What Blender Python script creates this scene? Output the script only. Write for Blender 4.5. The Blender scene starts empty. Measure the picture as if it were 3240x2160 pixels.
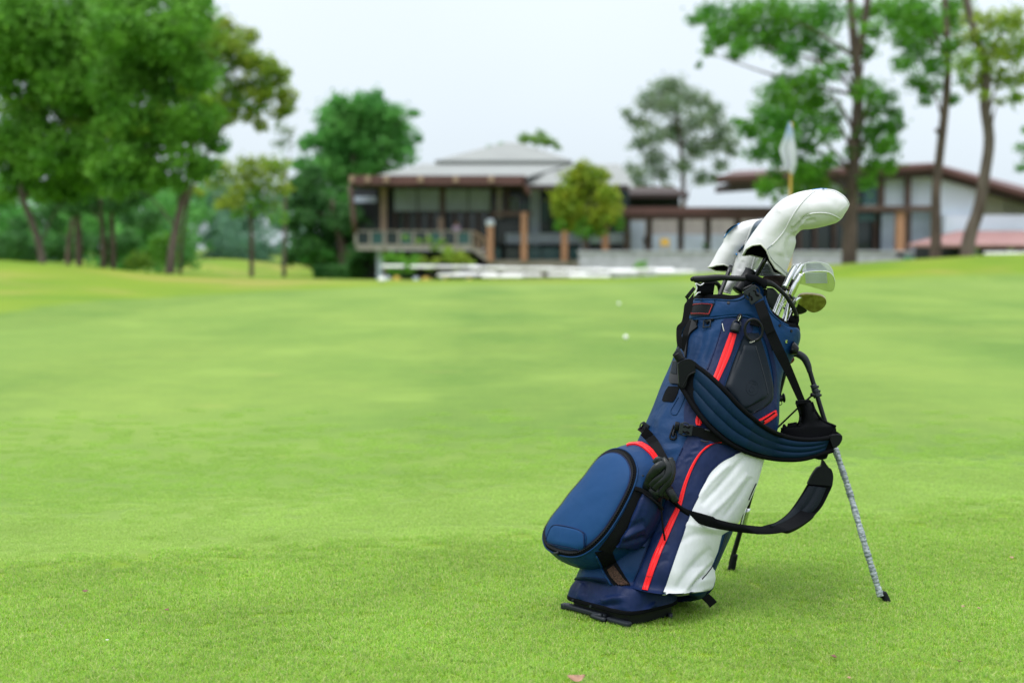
import bpy, bmesh, math, random
import numpy as np
from mathutils import Vector, Matrix, Quaternion
from mathutils.bvhtree import BVHTree
random.seed(7); rng = np.random.default_rng(7)
SC = bpy.context.scene; COL = SC.collection; R = math.radians

# ---------------------------------------------------------------- camera
CAM_H = 0.905; PITCH = math.atan(300/4500)
cd = bpy.data.cameras.new('camera'); cam = bpy.data.objects.new('camera', cd); COL.objects.link(cam)
cam.location = (0, 0, CAM_H); cam.rotation_euler = (R(90)-PITCH, 0, 0)
cd.sensor_width = 36; cd.lens = 50; cd.clip_start = 0.05; cd.clip_end = 3000
cd.dof.use_dof = True; cd.dof.focus_distance = 3.5; cd.dof.aperture_fstop = 2.6
SC.camera = cam
# ---------------------------------------------------------------- world: bright overcast, brighter overhead than at the horizon
SUN_EL, SUN_AZ = R(62), R(-35)
w = bpy.data.worlds.new('World'); SC.world = w; w.use_nodes = True
nt = w.node_tree; nt.nodes.clear()
def N(t, **k):
    n = nt.nodes.new(t)
    for a, b in k.items(): setattr(n, a, b)
    return n
L = nt.links.new
out = N('ShaderNodeOutputWorld'); add = N('ShaderNodeAddShader')
bg1 = N('ShaderNodeBackground'); bg2 = N('ShaderNodeBackground')
sky = N('ShaderNodeTexSky'); sky.sky_type = 'NISHITA'; sky.sun_disc = False
sky.sun_elevation = SUN_EL; sky.sun_rotation = SUN_AZ; sky.dust_density = 4; sky.air_density = 1.0
hs = N('ShaderNodeHueSaturation'); hs.inputs['Saturation'].default_value = 0.35
L(sky.outputs[0], hs.inputs['Color']); L(hs.outputs[0], bg1.inputs[0]); bg1.inputs[1].default_value = 0.05
tc = N('ShaderNodeTexCoord'); sx = N('ShaderNodeSeparateXYZ'); L(tc.outputs['Generated'], sx.inputs[0])
cr = N('ShaderNodeValToRGB'); L(sx.outputs['Z'], cr.inputs[0])
e = cr.color_ramp.elements
e[0].position = 0.0; e[0].color = (0.68, 0.775, 0.86, 1)
e[1].position = 1.0; e[1].color = (2.15, 2.2, 2.3, 1)
a = e.new(0.12); a.color = (0.72, 0.81, 0.885, 1)
a = e.new(0.25); a.color = (0.785, 0.87, 0.94, 1)
nz = N('ShaderNodeTexNoise'); nz.inputs['Scale'].default_value = 3.5; nz.inputs['Detail'].default_value = 3
L(tc.outputs['Generated'], nz.inputs['Vector'])
mr = N('ShaderNodeMapRange'); mr.inputs['To Min'].default_value = 0.93; mr.inputs['To Max'].default_value = 1.07
L(nz.outputs[0], mr.inputs[0])
vm = N('ShaderNodeVectorMath', operation='SCALE'); L(cr.outputs[0], vm.inputs[0]); L(mr.outputs[0], vm.inputs['Scale'])
L(vm.outputs[0], bg2.inputs[0]); bg2.inputs[1].default_value = 1.0
L(bg1.outputs[0], add.inputs[0]); L(bg2.outputs[0], add.inputs[1]); L(add.outputs[0], out.inputs[0])
# ---------------------------------------------------------------- sun (soft, behind cloud)
sd = bpy.data.lights.new('sun', 'SUN'); sd.energy = 1.5; sd.angle = R(24); sd.color = (1, .97, .92)
so = bpy.data.objects.new('sun', sd); COL.objects.link(so)
so.rotation_euler = (R(90)-SUN_EL, 0, R(180)-SUN_AZ+R(0))
sunv = Vector((math.sin(SUN_AZ)*math.cos(SUN_EL), -math.cos(SUN_AZ)*math.cos(SUN_EL)*0.6, math.sin(SUN_EL)))
so.rotation_euler = sunv.to_track_quat('Z', 'Y').to_euler()
sky.sun_rotation = math.atan2(sunv.x, sunv.y)
SC.view_settings.view_transform = 'Standard'; SC.view_settings.look = 'None'
SC.view_settings.exposure = 0; SC.view_settings.gamma = 1; SC.view_settings.use_curve_mapping = False
SC.cycles.use_denoising = True; SC.cycles.max_bounces = 8; SC.cycles.transparent_max_bounces = 12
SC.cycles.sample_clamp_indirect = 6

# ---------------------------------------------------------------- helpers
CA, SA = math.cos(PITCH), math.sin(PITCH)
def ray(px, py):
    X, Y = (px-1620)/4500, (1080-py)/4500
    return Vector((X, CA+Y*SA, -SA+Y*CA))
EYE = Vector((0, 0, CAM_H))
def P(px, py, Y):
    d = ray(px, py); return EYE + d*(Y/d.y)
def G(px, py, z=0.0):
    d = ray(px, py); return EYE + d*((z-CAM_H)/d.z)
def proj(p):
    v = Vector(p)-EYE; y = v.y*CA - v.z*SA; u = v.y*SA+v.z*CA
    return (1620+4500*v.x/y, 1080-4500*u/y)
def PL(px, py, c, n):
    d = ray(px, py); return EYE + d*((Vector(c)-EYE).dot(n)/d.dot(n))
ZA = lambda X, Y: (2100+X/2.613, 560+Y/2.613)
ZB = lambda X, Y: (1950+X/2.614, 1050+Y/2.614)
ZC = lambda X, Y: (1700+X/2.4125, 1400+Y/2.4125)
HI = lambda X, Y: (2160+X/5.2275, 780+Y/5.2275)
HH = lambda X, Y: (2220+X/4.704, 580+Y/4.704)
UU = lambda X, Y: (2060+X/3.92, 980+Y/3.92)
PK = lambda X, Y: (1700+X/3.92, 1380+Y/3.92)
EE = lambda X, Y: (1760+X/3.92, 1740+Y/3.92)
RL = lambda X, Y: (2380+X/3.919, 1060+Y/3.919)
IR = lambda X, Y: (2360+X/5.6, 780+Y/5.6)
MM = lambda X, Y: (1980+X/7.128, 1320+Y/7.128)
SS = lambda X, Y: (2380+X/4.9, 1380+Y/4.9)
LG = lambda X, Y: (2440+X/2.8, 1380+Y/2.8)
DD = lambda X, Y: (X*1.37755, Y*1.37755)
def zz(f, *pts): return [f(*p) for p in pts]

def tag(o, label=None, cat=None, group=None, kind=None):
    if label: o['label'] = label
    if cat: o['category'] = cat
    if group: o['group'] = group
    if kind: o['kind'] = kind
    return o
def link(o, parent=None):
    COL.objects.link(o)
    if parent is not None:
        o.parent = parent
        root = parent
        M = Matrix.Identity(4)
        # world-space vertices: undo the chain of the parents
        chain = []
        q = parent
        while q is not None: chain.append(q); q = q.parent
        if o.get('_w', 1): o.matrix_parent_inverse = world_of(parent).inverted()
    return o
def world_of(o):
    if o.parent is None: return Matrix.LocRotScale(o.location, o.rotation_euler, o.scale)
    return world_of(o.parent) @ o.matrix_parent_inverse @ Matrix.LocRotScale(o.location, o.rotation_euler, o.scale)
def thing(name, loc, label, cat, group=None, rz=0):
    o = bpy.data.objects.new(name, None); o.location = loc; o.rotation_euler = (0, 0, rz); COL.objects.link(o)
    o.empty_display_size = .05
    return tag(o, label, cat, group)
def mesh(name, V, F, m, parent=None, smooth=True, mats=None, fm=None):
    me = bpy.data.meshes.new(name)
    me.from_pydata([tuple(v) for v in V], [], [tuple(f) for f in F]); me.update()
    for x in (mats or [m]): me.materials.append(x)
    if smooth: me.polygons.foreach_set('use_smooth', [True]*len(me.polygons))
    if fm is not None: me.polygons.foreach_set('material_index', fm)
    o = bpy.data.objects.new(name, me); link(o, parent); return o
def bmobj(name, bm, m, parent=None, smooth=False, mats=None):
    me = bpy.data.meshes.new(name); bmesh.ops.recalc_face_normals(bm, faces=bm.faces); bm.to_mesh(me); bm.free()
    for x in (mats or [m]): me.materials.append(x)
    if smooth: me.polygons.foreach_set('use_smooth', [True]*len(me.polygons))
    o = bpy.data.objects.new(name, me); link(o, parent); return o
def box(bm, a, b, mi=0):
    x0, y0, z0 = a; x1, y1, z1 = b
    v = [bm.verts.new(p) for p in ((x0,y0,z0),(x1,y0,z0),(x1,y1,z0),(x0,y1,z0),(x0,y0,z1),(x1,y0,z1),(x1,y1,z1),(x0,y1,z1))]
    for f in ((3,2,1,0),(4,5,6,7),(0,1,5,4),(1,2,6,5),(2,3,7,6),(3,0,4,7)):
        bm.faces.new([v[i] for i in f]).material_index = mi
def boxo(name, a, b, m, parent=None):
    bm = bmesh.new(); box(bm, a, b); return bmobj(name, bm, m, parent)
def bevel(o, wd=.004, seg=2):
    md = o.modifiers.new('bev', 'BEVEL'); md.width = wd; md.segments = seg; md.limit_method = 'ANGLE'; return o
def subd(o, n=1):
    md = o.modifiers.new('sub', 'SUBSURF'); md.levels = n; md.render_levels = n; return o
def solid(o, t, off=-1, mo=0):
    md = o.modifiers.new('sol', 'SOLIDIFY'); md.thickness = t; md.offset = off; md.material_offset = mo; md.material_offset_rim = 0; return o
def resample(pts, n, smooth=True, closed=False):
    """Catmull-Rom resample of a polyline of any dimension to n points evenly by length."""
    A = np.array([tuple(p) for p in pts], float)
    if closed: A = np.vstack([A, A[:1]])
    if smooth and len(A) > 2:
        if closed: ext = np.vstack([A[-2], A, A[1]])
        else: ext = np.vstack([2*A[0]-A[1], A, 2*A[-1]-A[-2]])
        o = []
        for i in range(len(A)-1):
            p0, p1, p2, p3 = ext[i:i+4]
            for t in np.linspace(0, 1, 12, endpoint=False):
                o.append(.5*((2*p1)+(-p0+p2)*t+(2*p0-5*p1+4*p2-p3)*t*t+(-p0+3*p1-3*p2+p3)*t**3))
        o.append(A[-1]); A = np.array(o)
    d = np.r_[0, np.cumsum(np.linalg.norm(np.diff(A, axis=0), axis=1))]
    s = np.linspace(0, d[-1], n+1)[:-1] if closed else np.linspace(0, d[-1], n)
    return np.stack([np.interp(s, d, A[:, k]) for k in range(A.shape[1])], 1)
def sweep(name, pts, rad, m, parent=None, n=60, sides=10, up=None, flat=1.0, closed=False, smooth=True, cap=True, rs=True):
    """tube along 3-D points; rad scalar or list; flat = second half-axis / first, up = direction of the second"""
    A = resample(pts, n, smooth, closed) if rs else np.array([tuple(p) for p in pts], float)
    n = len(A)
    if np.isscalar(rad): rr = np.full(n, rad)
    else: rr = np.interp(np.linspace(0, 1, n), np.linspace(0, 1, len(rad)), rad)
    V = []; F = []; prev = None
    for i in range(n):
        if closed: t = A[(i+1) % n]-A[i-1]
        else: t = A[min(i+1, n-1)]-A[max(i-1, 0)]
        t = Vector(t).normalized()
        if up is not None: a = Vector(up(i/(n-1)) if callable(up) else up)
        else: a = prev if prev is not None else (Vector((0, 0, 1)) if abs(t.z) < .9 else Vector((1, 0, 0)))
        a = (a-t*a.dot(t)).normalized(); prev = a
        b = t.cross(a)
        for k in range(sides):
            th = 2*math.pi*k/sides
            V.append(Vector(A[i]) + b*math.cos(th)*rr[i] + a*math.sin(th)*rr[i]*flat)
    m_ = n if closed else n-1
    for i in range(m_):
        for k in range(sides):
            j = (i+1) % n
            F.append((i*sides+k, i*sides+(k+1) % sides, j*sides+(k+1) % sides, j*sides+k))
    if cap and not closed:
        F.append(tuple(range(sides))[::-1]); F.append(tuple((n-1)*sides+k for k in range(sides)))
    if name is None: return V, F
    return mesh(name, V, F, m, parent)
def bvh(*objs):
    V = []; F = []
    for o in objs:
        M = world_of(o); k = len(V)
        V += [M @ v.co for v in o.data.vertices]; F += [[k+i for i in p.vertices] for p in o.data.polygons]
    return BVHTree.FromPolygons(V, F)
def hit(B, px, py, fallbackY=3.6):
    d = ray(px, py).normalized(); loc, nor, i, ds = B.ray_cast(EYE, d)
    if loc is None:
        loc, nor, i, ds = B.find_nearest(P(px, py, fallbackY))
        loc = P(px, py, loc.y+.002); nor = nor
    if nor.dot(d) > 0: nor = -nor
    return loc, nor
def decal(name, Lc, Rc, B, m, parent, lift=.002, bulge=0., nu=8, nv=30, thick=.003, prof=None, smooth=True, fY=3.6, avg=True, warp=None):
    """A panel lying on surface B between two pixel chains (same direction). It has its own thickness."""
    a = resample(Lc, nv, smooth); b = resample(Rc, nv, smooth)
    T = np.zeros((nv, nu, 3)); Nn = np.zeros((nv, nu, 3))
    for i in range(nv):
        for j in range(nu):
            u = j/(nu-1); q = a[i]*(1-u)+b[i]*u
            if warp: q = q+np.array(warp(u, i/(nv-1)))
            l, nn = hit(B, q[0], q[1], fY); T[i, j] = l; Nn[i, j] = nn
    if avg:
        for _ in range(2):
            K = np.pad(Nn, ((1, 1), (1, 1), (0, 0)), 'edge')
            Nn = (K[:-2, 1:-1]+K[2:, 1:-1]+K[1:-1, :-2]+K[1:-1, 2:]+K[1:-1, 1:-1])/5
        Nn /= np.linalg.norm(Nn, axis=2, keepdims=True)+1e-9
    V = []; F = []
    for i in range(nv):
        for j in range(nu):
            u, v = j/(nu-1), i/(nv-1)
            h = lift + (prof(u, v) if prof else bulge*(max(0, 16*u*(1-u)*v*(1-v)))**.5)
            V.append(T[i, j]+Nn[i, j]*h)
    k = len(V)
    for i in range(nv):
        for j in range(nu): V.append(T[i, j]+Nn[i, j]*(lift-thick))
    id_ = lambda i, j: i*nu+j
    for i in range(nv-1):
        for j in range(nu-1):
            F.append((id_(i, j), id_(i+1, j), id_(i+1, j+1), id_(i, j+1)))
    for i in range(nv-1):
        F.append((id_(i, 0), k+id_(i, 0), k+id_(i+1, 0), id_(i+1, 0)))
        F.append((id_(i, nu-1), id_(i+1, nu-1), k+id_(i+1, nu-1), k+id_(i, nu-1)))
    for j in range(nu-1):
        F.append((id_(0, j), id_(0, j+1), k+id_(0, j+1), k+id_(0, j)))
        F.append((id_(nv-1, j), k+id_(nv-1, j), k+id_(nv-1, j+1), id_(nv-1, j+1)))
    o = mesh(name, V, F, m, parent)
    bm = bmesh.new(); bm.from_mesh(o.data); bmesh.ops.recalc_face_normals(bm, faces=bm.faces)
    for ed in bm.edges:
        if len(ed.link_faces) == 2 and ed.calc_face_angle(0) > 1.0: ed.smooth = False
    bm.to_mesh(o.data); bm.free()
    return o
def onsurf(pts, B, lift=.002, n=40, fY=3.6, closed=False, smooth=True):
    a = resample(pts, n, smooth, closed); o = []
    for q in a:
        l, nn = hit(B, q[0], q[1], fY); o.append(l+nn*lift)
    return o
def line(name, pts, B, r, m, parent, lift=.002, n=50, closed=False, sides=6, smooth=True):
    return sweep(name, onsurf(pts, B, lift, n, closed=closed, smooth=smooth), r, m, parent, n=n, sides=sides, closed=closed, rs=False)
def band(name, A, Bc, depth, m, parent, thick=.003, nu=6, nv=40, prof=None, smooth=True):
    """Free-hanging flat piece between two pixel chains; depth = list of Y along the chain or f(u,v)."""
    a = resample(A, nv, smooth); b = resample(Bc, nv, smooth); V = []; F = []
    dl = depth if callable(depth) else None
    T = np.zeros((nv, nu, 3))
    for i in range(nv):
        for j in range(nu):
            u, v = j/(nu-1), i/(nv-1); q = a[i]*(1-u)+b[i]*u
            Y = depth(u, v) if dl else float(np.interp(v, np.linspace(0, 1, len(depth)), depth))
            T[i, j] = P(q[0], q[1], Y-(prof(u, v) if prof else 0))
    Nn = np.zeros_like(T)
    for i in range(nv):
        for j in range(nu):
            tv = T[min(i+1, nv-1), j]-T[max(i-1, 0), j]; tu = T[i, min(j+1, nu-1)]-T[i, max(j-1, 0)]
            c = np.cross(tu, tv); l = np.linalg.norm(c)
            c = c/(l+1e-12)
            if c[1] > 0: c = -c
            Nn[i, j] = c
    for i in range(nv):
        for j in range(nu): V.append(T[i, j])
    k = len(V)
    for i in range(nv):
        for j in range(nu):
            V.append(T[i, j]-Nn[i, j]*thick-(np.array([0, -1, 0])*(prof(j/(nu-1), i/(nv-1))*1.6) if prof else 0))
    id_ = lambda i, j: i*nu+j
    for i in range(nv-1):
        for j in range(nu-1):
            F.append((id_(i, j), id_(i+1, j), id_(i+1, j+1), id_(i, j+1)))
            F.append((k+id_(i, j), k+id_(i, j+1), k+id_(i+1, j+1), k+id_(i+1, j)))
    for i in range(nv-1):
        F.append((id_(i, 0), k+id_(i, 0), k+id_(i+1, 0), id_(i+1, 0)))
        F.append((id_(i, nu-1), id_(i+1, nu-1), k+id_(i+1, nu-1), k+id_(i, nu-1)))
    for j in range(nu-1):
        F.append((id_(0, j), id_(0, j+1), k+id_(0, j+1), k+id_(0, j)))
        F.append((id_(nv-1, j), k+id_(nv-1, j), k+id_(nv-1, j+1), id_(nv-1, j+1)))
    o = mesh(name, V, F, m, parent)
    bm = bmesh.new(); bm.from_mesh(o.data); bmesh.ops.recalc_face_normals(bm, faces=bm.faces)
    for ed in bm.edges:
        if len(ed.link_faces) == 2 and ed.calc_face_angle(0) > 1.0: ed.smooth = False
    bm.to_mesh(o.data); bm.free()
    return o

def crease(o, folds, ef=.18):
    """press folds into a dense mesh: (pixel polyline, half width px, height m); only the side facing the lens"""
    me = o.data; Mw = world_of(o); n = len(me.vertices)
    co = np.empty(n*3); me.vertices.foreach_get('co', co); co = co.reshape(-1, 3)
    no = np.empty(n*3); me.vertices.foreach_get('normal', no); no = no.reshape(-1, 3)
    Mi = np.array(Mw); wc = co@Mi[:3, :3].T+Mi[:3, 3]; v = wc-np.array(EYE)
    y = v[:, 1]*CA-v[:, 2]*SA; u = v[:, 1]*SA+v[:, 2]*CA; px = 1620+4500*v[:, 0]/y; py = 1080-4500*u/y
    face = -(no*(v/np.linalg.norm(v, axis=1, keepdims=True))).sum(1); disp = np.zeros(n)
    for pl, w_, h in folds:
        a = resample(pl, 24, True); s = np.linspace(0, 1, 24)
        d = np.hypot(px[:, None]-a[None, :, 0], py[:, None]-a[None, :, 1]); k = d.argmin(1); dm = d.min(1)
        e_ = np.clip(s/ef, 0, 1)*np.clip((1-s)/ef, 0, 1)
        disp += h*np.exp(-(dm/w_)**2)*np.sqrt(e_[k])
    disp *= np.clip(face*4, 0, 1); co += no*disp[:, None]; me.vertices.foreach_set('co', co.ravel()); me.update(); return o

# ---------------------------------------------------------------- materials
def mat(name, c, rough=.6, metal=0., spec=.5, var=0., vscale=8., bumps=(), c2=None, sheen=0., coat=0., island=0., stretch=(1, 1, 1), trans=0., coord='Object', detail=4):
    """bumps: (kind, scale, strength, distance)"""
    m = bpy.data.materials.new(name); m.use_nodes = True; t = m.node_tree; b = t.nodes['Principled BSDF']; lk = t.links.new
    b.inputs['Base Color'].default_value = (*c, 1); b.inputs['Roughness'].default_value = rough
    b.inputs['Metallic'].default_value = metal; b.inputs['Specular IOR Level'].default_value = spec
    b.inputs['Sheen Weight'].default_value = sheen; b.inputs['Coat Weight'].default_value = coat
    tcn = t.nodes.new('ShaderNodeTexCoord'); mp = t.nodes.new('ShaderNodeMapping'); mp.inputs['Scale'].default_value = stretch
    lk(tcn.outputs[coord], mp.inputs[0]); col = None
    if var or c2:
        nn = t.nodes.new('ShaderNodeTexNoise'); nn.inputs['Scale'].default_value = vscale; nn.inputs['Detail'].default_value = detail
        lk(mp.outputs[0], nn.inputs['Vector'])
        mx = t.nodes.new('ShaderNodeMix'); mx.data_type = 'RGBA'
        rm = t.nodes.new('ShaderNodeMapRange'); rm.inputs['From Min'].default_value = .35; rm.inputs['From Max'].default_value = .65
        lk(nn.outputs[0], rm.inputs[0]); lk(rm.outputs[0], mx.inputs[0])
        ca = c if c2 else tuple(x*(1-var) for x in c); cb = c2 if c2 else tuple(min(1, x*(1+var)) for x in c)
        mx.inputs[6].default_value = (*ca, 1); mx.inputs[7].default_value = (*cb, 1); col = mx.outputs[2]
        lk(col, b.inputs['Base Color'])
    if island:
        gi = t.nodes.new('ShaderNodeNewGeometry'); hsn = t.nodes.new('ShaderNodeHueSaturation')
        r1 = t.nodes.new('ShaderNodeMapRange'); r1.inputs['To Min'].default_value = 1-island; r1.inputs['To Max'].default_value = 1+island
        lk(gi.outputs['Random Per Island'], r1.inputs[0]); lk(r1.outputs[0], hsn.inputs['Value'])
        if col: lk(col, hsn.inputs['Color'])
        else: hsn.inputs['Color'].default_value = (*c, 1)
        lk(hsn.outputs[0], b.inputs['Base Color']); col = hsn.outputs[0]
    prev = None
    for (kind, sc, st, di) in bumps:
        if kind == 'noise':
            tx = t.nodes.new('ShaderNodeTexNoise'); tx.inputs['Scale'].default_value = sc; tx.inputs['Detail'].default_value = 3; o_ = tx.outputs[0]
        elif kind == 'wave':
            tx = t.nodes.new('ShaderNodeTexWave'); tx.inputs['Scale'].default_value = sc; tx.inputs['Distortion'].default_value = 2.; tx.inputs['Detail'].default_value = 2; o_ = tx.outputs[1]
        else:
            tx = t.nodes.new('ShaderNodeTexVoronoi'); tx.inputs['Scale'].default_value = sc; o_ = tx.outputs[0]
        lk(mp.outputs[0], tx.inputs['Vector'])
        bu = t.nodes.new('ShaderNodeBump'); bu.inputs['Strength'].default_value = st; bu.inputs['Distance'].default_value = di
        lk(o_, bu.inputs['Height'])
        if prev: lk(prev.outputs[0], bu.inputs['Normal'])
        prev = bu
    if prev: lk(prev.outputs[0], b.inputs['Normal'])
    if trans:
        tr = t.nodes.new('ShaderNodeBsdfTranslucent'); ms = t.nodes.new('ShaderNodeMixShader'); ms.inputs[0].default_value = trans
        if col: lk(col, tr.inputs[0])
        else: tr.inputs[0].default_value = (*c, 1)
        lk(b.outputs[0], ms.inputs[1]); lk(tr.outputs[0], ms.inputs[2]); lk(ms.outputs[0], t.nodes['Material Output'].inputs[0])
    return m
W = (('noise', 9, .5, .02), ('noise', 600, .25, .0006))
M = {}
M['blue'] = mat('coated_blue_fabric', (.0028, .0290, .096), .52, spec=.15, bumps=(('noise', 9, .55, .022), ('noise', 26, .45, .007), ('noise', 900, .2, .0004)), var=.22, vscale=5)
M['navy'] = mat('navy_nylon', (.0036, .0125, .054), .48, spec=.15, bumps=(('noise', 14, .6, .018), ('noise', 40, .4, .005), ('noise', 900, .2, .0004)), var=.15, vscale=20, stretch=(1, 1, .6))
M['lid'] = mat('ripstop_blue_fabric', (.0050, .040, .125), .58, spec=.14, bumps=(('noise', 6, .5, .024), ('noise', 30, .25, .004), ('noise', 1400, .3, .0004)), var=.06, vscale=6)
M['strapblue'] = mat('strap_blue_fabric', (.0014, .0150, .040), .6, spec=.12, bumps=(('noise', 60, .2, .002), ('noise', 900, .3, .0005)))
M['black'] = mat('black_webbing', (.0035, .004, .005), .7, spec=.09, bumps=(('noise', 700, .4, .0008),))
M['blackfab'] = mat('black_fabric', (.0028, .0033, .0045), .8, spec=.07, bumps=(('noise', 25, .3, .004), ('noise', 800, .4, .0007)))
M['mesh'] = mat('black_spacer_mesh', (.0045, .0085, .014), .6, spec=.16, bumps=(('voronoi', 420, .9, .0015),))
M['meshbrown'] = mat('brown_mesh', (.040, .020, .013), .6, spec=.2, bumps=(('voronoi', 500, .9, .0015),), var=.5, vscale=300)
M['plastic'] = mat('grey_black_plastic', (.013, .017, .023), .45, spec=.28, bumps=(('noise', 300, .12, .0005),))
M['plasticb'] = mat('black_plastic', (.004, .005, .0065), .38, spec=.22, bumps=(('noise', 200, .1, .0005),))
M['rubber'] = mat('black_rubber', (.004, .0052, .007), .55, spec=.14)
M['smooth'] = mat('slate_rubber_panel', (.0036, .0080, .0135), .45, spec=.13, bumps=(('noise', 20, .15, .003),))
M['red'] = mat('red_coated_zip', (.72, .008, .011), .42, spec=.25, bumps=(('noise', 60, .3, .0015),), var=.06, vscale=20)
M['redline'] = mat('red_print', (.40, .012, .018), .5)
M['white'] = mat('white_bag_fabric', (.50, .52, .545), .48, spec=.3, bumps=(('noise', 9, .35, .02), ('noise', 35, .3, .006), ('noise', 900, .2, .0004)), c2=(.57, .59, .61), vscale=6, stretch=(1.6, 1, .7))
M['leather'] = mat('white_synthetic_leather', (.54, .545, .555), .40, spec=.3, bumps=(('noise', 9, .35, .02), ('noise', 300, .15, .0005)), c2=(.59, .595, .60), vscale=7)
M['seam'] = mat('cream_seam', (.52, .53, .48), .5, spec=.3)
M['lining'] = mat('black_lining', (.003, .003, .004), .85, spec=.08)
M['chrome'] = mat('chrome', (.72, .73, .74), .14, metal=1., bumps=(('noise', 60, .05, .001),))
M['satin'] = mat('satin_steel', (.62, .64, .64), .24, metal=1., bumps=(('noise', 200, .1, .0004),), var=.06, vscale=40)
M['groove'] = mat('groove_grey', (.30, .34, .38), .5, metal=.2)
M['rustwedge'] = mat('worn_bronze_steel', (.20, .16, .08), .34, metal=1., c2=(.34, .30, .14), vscale=60, bumps=(('noise', 150, .3, .0006),))
M['darksteel'] = mat('dark_steel', (.05, .03, .028), .4, metal=.6, var=.3, vscale=60)
M['blacksteel'] = mat('black_steel', (.012, .014, .012), .4, metal=.3, spec=.3)
M['shaftblk'] = mat('black_graphite', (.005, .006, .008), .25, spec=.4, coat=.2)
M['gold'] = mat('gold_ring', (.75, .6, .3), .25, metal=1)
M['glove'] = mat('black_glove_leather', (.0045, .008, .0085), .34, spec=.30, bumps=(('noise', 40, .25, .004), ('noise', 350, .2, .0008)))
M['silver'] = mat('silver_thread', (.6, .6, .64), .5)
M['print'] = mat('white_print', (.7, .7, .64), .5)
M['printy'] = mat('pale_yellow_print', (.6, .62, .3), .5)
M['stripe'] = mat('slate_stripe', (.10, .13, .17), .4, spec=.3)
M['cyan'] = mat('blue_trim', (.008, .20, .55), .4)
# ================================================================ ground
CPX = [0, 300, 500, 900, 1300, 1900, 2100, 2500, 2900, 3240]; CPY = [824, 846, 868, 884, 888, 884, 872, 848, 820, 800]
def crest(u): return .905-(np.interp(u, CPX, CPY)-780)/4500*42
def sstep(a, b, x): t = np.clip((x-a)/(b-a), 0, 1); return t*t*(3-2*t)
def gz(X, Y):
    X = np.asarray(X, float); Y = np.asarray(Y, float)
    u = 1620+4500*X/np.maximum(Y, 8)
    c = crest(u); far = np.interp(u, [500, 1050, 1200, 2300, 2700], [-.9, -1.2, -2.0, -2.0, -1.0])
    st = np.interp(u, [300, 1100], [15, 33]); z1 = c*sstep(0, 1, (Y-st)/(42-st))
    z = np.where(Y < 42, z1, c+(far-c)*sstep(43, 60, Y))
    z = z+.012*np.sin(X*.7+1)*np.sin(Y*.45)*sstep(6, 14, Y)
    # low mounds on the far fairway at the left
    z = z+np.where(Y > 70, .9*np.exp(-((X+24)/7)**2-((Y-118)/8)**2)+.7*np.exp(-((X+36)/6)**2-((Y-128)/8)**2), 0)
    return z
def gzf(x, y): return float(gz(np.array([x]), np.array([y]))[0])
ys = np.r_[np.linspace(-30, 1.5, 16), np.linspace(1.8, 12, 90), np.linspace(12.4, 64, 130), np.linspace(66, 160, 60), [180, 220, 280, 360, 460, 600, 900]]
us = np.linspace(-1, 1, 161); us = np.sign(us)*np.abs(us)**1.35
XX = np.array([us*(8+1.1*max(abs(y), 1)) for y in ys]); YY = np.repeat(ys[:, None], len(us), 1); ZZ = gz(XX, YY)
V = np.stack([XX, YY, ZZ], 2).reshape(-1, 3); nU = len(us); nY = len(ys)
F = [(i*nU+j, i*nU+j+1, (i+1)*nU+j+1, (i+1)*nU+j) for i in range(nY-1) for j in range(nU-1)]
def greenmask(X, Y):
    X = np.asarray(X, float); Y = np.asarray(Y, float)
    front = Y-(4.42+.24*X+.04*np.sin(X*1.7))
    q = np.sqrt(np.clip(1-((np.minimum(X, 4)-4)/10.7)**2, 0, 1)); back = 20+16.2*q-Y
    left = X+6.7-.25*np.clip(Y-20, 0, 99)*0
    return sstep(-.34, .34, front)*np.where(Y > 20, sstep(-.5, .5, back), sstep(-.25, .25, left))
gm = greenmask(V[:, 0], V[:, 1])
gmat = bpy.data.materials.new('mown_grass'); gmat.use_nodes = True; t = gmat.node_tree; b = t.nodes['Principled BSDF']; lk = t.links.new
b.inputs['Roughness'].default_value = .8; b.inputs['Specular IOR Level'].default_value = .15
tcn = t.nodes.new('ShaderNodeTexCoord')
def noise(sc, det=4, stretch=None, dist=0):
    n = t.nodes.new('ShaderNodeTexNoise'); n.inputs['Scale'].default_value = sc; n.inputs['Detail'].default_value = det; n.inputs['Distortion'].default_value = dist
    if stretch:
        mp = t.nodes.new('ShaderNodeMapping'); mp.inputs['Scale'].default_value = stretch; lk(tcn.outputs['Object'], mp.inputs[0]); lk(mp.outputs[0], n.inputs['Vector'])
    else: lk(tcn.outputs['Object'], n.inputs['Vector'])
    return n.outputs[0]
def ramp(src, stops):
    r = t.nodes.new('ShaderNodeValToRGB'); lk(src, r.inputs[0])
    els = r.color_ramp.elements; els[0].position, els[0].color = stops[0][0], (*stops[0][1], 1); els[1].position, els[1].color = stops[-1][0], (*stops[-1][1], 1)
    for p, c in stops[1:-1]: x = els.new(p); x.color = (*c, 1)
    return r.outputs[0]
def mix(f, a, c, mode='MIX'):
    m = t.nodes.new('ShaderNodeMix'); m.data_type = 'RGBA'; m.blend_type = mode
    for s, v in ((0, f), (6, a), (7, c)):
        if hasattr(v, 'node'): lk(v, m.inputs[s])
        else: m.inputs[s].default_value = v if s == 0 else (*v, 1)
    return m.outputs[2]
att = t.nodes.new('ShaderNodeAttribute'); att.attribute_name = 'green'
GR = dict(pale=((.098, .188, .026), (.146, .231, .037)), rough=((.108, .205, .008), (.172, .250, .012)))
pale = ramp(noise(.55, 5, (1, .55, 1)), [(.35, GR['pale'][0]), (.65, GR['pale'][1])])
fine = noise(38, 3)
pale = mix(.55, pale, ramp(fine, [(.3, (.35, .42, .30)), (.5, (.5, .5, .5)), (.72, (.66, .6, .55))]), 'OVERLAY')
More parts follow.
